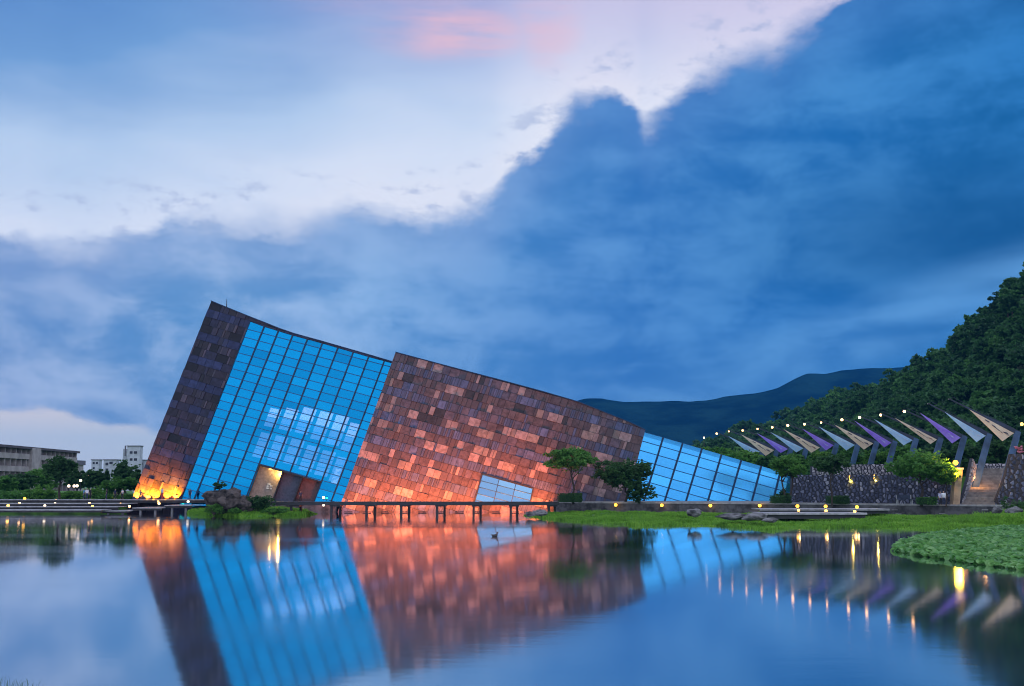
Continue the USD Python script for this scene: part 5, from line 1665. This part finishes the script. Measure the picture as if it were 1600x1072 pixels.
def figure(kind, grow=0.0, which="body"):
    J = pose(kind)
    g_ = lambda n_, r_: (J[n_], r_ + grow)
    parts = []
    if which in ("body", "shirt"):
        parts += [m3.Manifold.batch_hull([sph((-.08, 0, .95), .10 + grow), sph((.08, 0, .95), .10 + grow), sph((-.10, 0, 1.30), .105 + grow), sph((.10, 0, 1.30), .105 + grow), sph((-.15, 0, 1.39), .06 + grow), sph((.15, 0, 1.39), .06 + grow)])]
        for n_ in "lr":
            if which == "body":
                parts.append(limb([g_("sho" + n_, .058), g_("elb" + n_, .043), g_("wri" + n_, .030)]))
            else:
                e_ = np.array(J["sho" + n_]) * 0.25 + np.array(J["elb" + n_]) * 0.75
                parts.append(limb([g_("sho" + n_, .060), (tuple(e_), .052 + grow)]))
    if which in ("body", "trousers"):
        for n_ in "lr":
            parts.append(limb([g_("hip" + n_, .088), g_("knee" + n_, .058), g_("ank" + n_, .040)]))
        if which == "trousers":
            parts.append(m3.Manifold.batch_hull([sph((-.08, 0, .93), .102 + grow), sph((.08, 0, .93), .102 + grow), sph((-.07, 0, 1.0), .09 + grow), sph((.07, 0, 1.0), .09 + grow)]))
    if which == "body":
        for s, n_ in ((-1, "l"), (1, "r")):
            parts.append(limb([g_("ank" + n_, .042), g_("toe" + n_, .036)]))
            w0, h0 = np.array(J["wri" + n_]), np.array(J["hand" + n_])
            d_ = (h0 - w0) / np.linalg.norm(h0 - w0)
            parts.append(m3.Manifold.batch_hull([sph(w0, .024), sph(h0 + [0, .022, 0], .016), sph(h0 - [0, .022, 0], .016)]))
            for q_, (o_, ln) in enumerate(((-.026, .062), (-.009, .075), (.009, .072), (.025, .058))):
                a_ = h0 + np.array([0, o_, 0])
                parts.append(limb([(a_, .010), (a_ + d_ * ln * 0.55 + [-.006 * s, 0, 0], .009), (a_ + d_ * ln + [-.020 * s, 0, 0], .008)]))
            parts.append(limb([(w0 + d_ * 0.02 + [0, .02, 0], .013), (w0 + d_ * 0.05 + [-.01 * s, .048, 0], .010), (w0 + d_ * 0.085 + [-.018 * s, .05, 0], .009)]))
        parts.append(limb([g_("neck", .055), ((0, .015, 1.53), .052)]))
        hx, hy, hz = J["head"]
        parts.append(m3.Manifold.batch_hull([sph((hx, hy - .012, hz + .035), .088), sph((hx, hy + .03, hz - .075), .045), sph((hx, hy + .03, hz), .066)]))
        parts.append(limb([((hx, hy + .085, hz + .02), .012), ((hx, hy + .112, hz - .025), .015)]))
        for s in (-1, 1):
            parts.append(sph((hx + .085 * s, hy, hz - .005), .022))
    M = parts[0]
    for q_ in parts[1:]:
        M = M + q_
    m = to_tri(M)
    return m


FIG = {}
for kd in ("stand", "walk"):
    body = figure(kd)
    body = trimesh.Trimesh(body.vertices, body.faces, process=True)
    trimesh.smoothing.filter_taubin(body, iterations=2)
    FIG[kd] = (body, figure(kd, 0.016, "shirt"), figure(kd, 0.014, "trousers"))
hairm = m3.Manifold.batch_hull([sph((0, -.005, 1.635), .090), sph((0, -.035, 1.585), .082)]) - m3.Manifold.cube([0.4, 0.3, 0.4]).translate([-0.2, 0.055, 1.36])
hairm = to_tri(hairm)
longh = to_tri(m3.Manifold.batch_hull([sph((0, -.005, 1.635), .092), sph((0, -.045, 1.52), .070), sph((0, -.05, 1.42), .045)]) - m3.Manifold.cube([0.4, 0.3, 0.4]).translate([-0.2, 0.04, 1.30]))
mouth = bx((0, .092, 1.528), (.036, .008, .008))
eyes = cat([trimesh.creation.icosphere(1, .011).apply_translation((.031 * s, .083, 1.592)) for s in (-1, 1)])
mat("lips", (0.30, 0.11, 0.10), 0.5)


def person(label, px, Y, z, face, kind, shirt, trousers, height=1.70, lhair=False, group=None):
    """face: heading in degrees, 0 looks away from the viewer, 180 towards"""
    x_ = W(px, 780, Y)[0]
    t = thing("person", label, "person", (x_, Y, z), rotz=face, scale=height / 1.70, group=group)
    b_, s_, tr = FIG[kind]
    bd = part("body", b_, "skin", t, smooth=60, local=True)
    part("shirt", s_, "cloth_" + shirt, bd, smooth=60, local=True)
    part("trousers", tr, "cloth_" + trousers, bd, smooth=60, local=True)
    part("hair", longh if lhair else hairm, "hair", bd, smooth=60, local=True)
    part("eyes", eyes, "hair", bd, local=True)
    part("mouth", mouth, "lips", bd, local=True)


ZT = W(0, 780.5, 183.5)[2]
person("person in a white shirt and dark trousers at right of a pair on the quay", 1474.6, 145.5, DECK, 170, "stand", "white", "navy", 1.82)
person("person in a lilac shirt and dark trousers at left of a pair on the quay", 1469.2, 145.6, DECK, 195, "stand", "lilac", "black", 1.75, True)
person("person in grey walking before the left pools of orange light on the wall", 219, 185.0, ZT, 90, "walk", "grey", "black", 1.5)
person("person in pale shirt and red trousers before the right half of the orange wall", 253, 184.6, ZT, 250, "stand", "pale", "red", 1.85)
person("dark blue clad person standing before the foot of the blue glass wall", 296.5, 185.2, ZT, 180, "stand", "navy", "navy", 1.65)
person("person in dark clothes before the dark red entrance bay", 469.5, 186.4, 1.55, 200, "stand", "navy", "black", 1.75)
person("person in blue shirt, leftmost of the people gathered right of the big left tree", 131, 185.6, ZT, 120, "stand", "blue", "navy", 1.7)
person("person in white shirt in the gathering right of the big left tree", 135.5, 185.2, ZT, 200, "stand", "white", "navy", 1.75, True)
person("person in black at the right end of the gathering near the big left tree", 140.5, 185.9, ZT, 250, "stand", "black", "black", 1.7)
person("person in black standing alone below the wide light tree", 166.5, 186.0, ZT, 90, "stand", "black", "navy", 1.65)
person("person in navy walking midway between the lone black figure and orange wall", 179.5, 185.7, ZT, 270, "walk", "navy", "black", 1.65)
person("person in pale shirt walking nearest the orange wall's left edge", 191, 185.3, ZT, 90, "walk", "pale", "black", 1.7)

# ------------------------------------------------------------------ evening haze between the viewer and the mountains
usdkit.material(stage, "/World/Looks/haze_air", {"v": ("principled_volume", {"color": (0.03, 0.30, 0.85), "density": 0.00009, "anisotropy": 0.0})}, volume="v.volume")
hz_top = max(420.0, float(hill.vertices[:, 2].max()) + 30)
solo("haze", bx((0, 1300, (hz_top - 2.0) / 2), (6400, 3400, hz_top + 2.0)), "haze_air", "thin blue evening haze over lake and hills", kind="stuff")
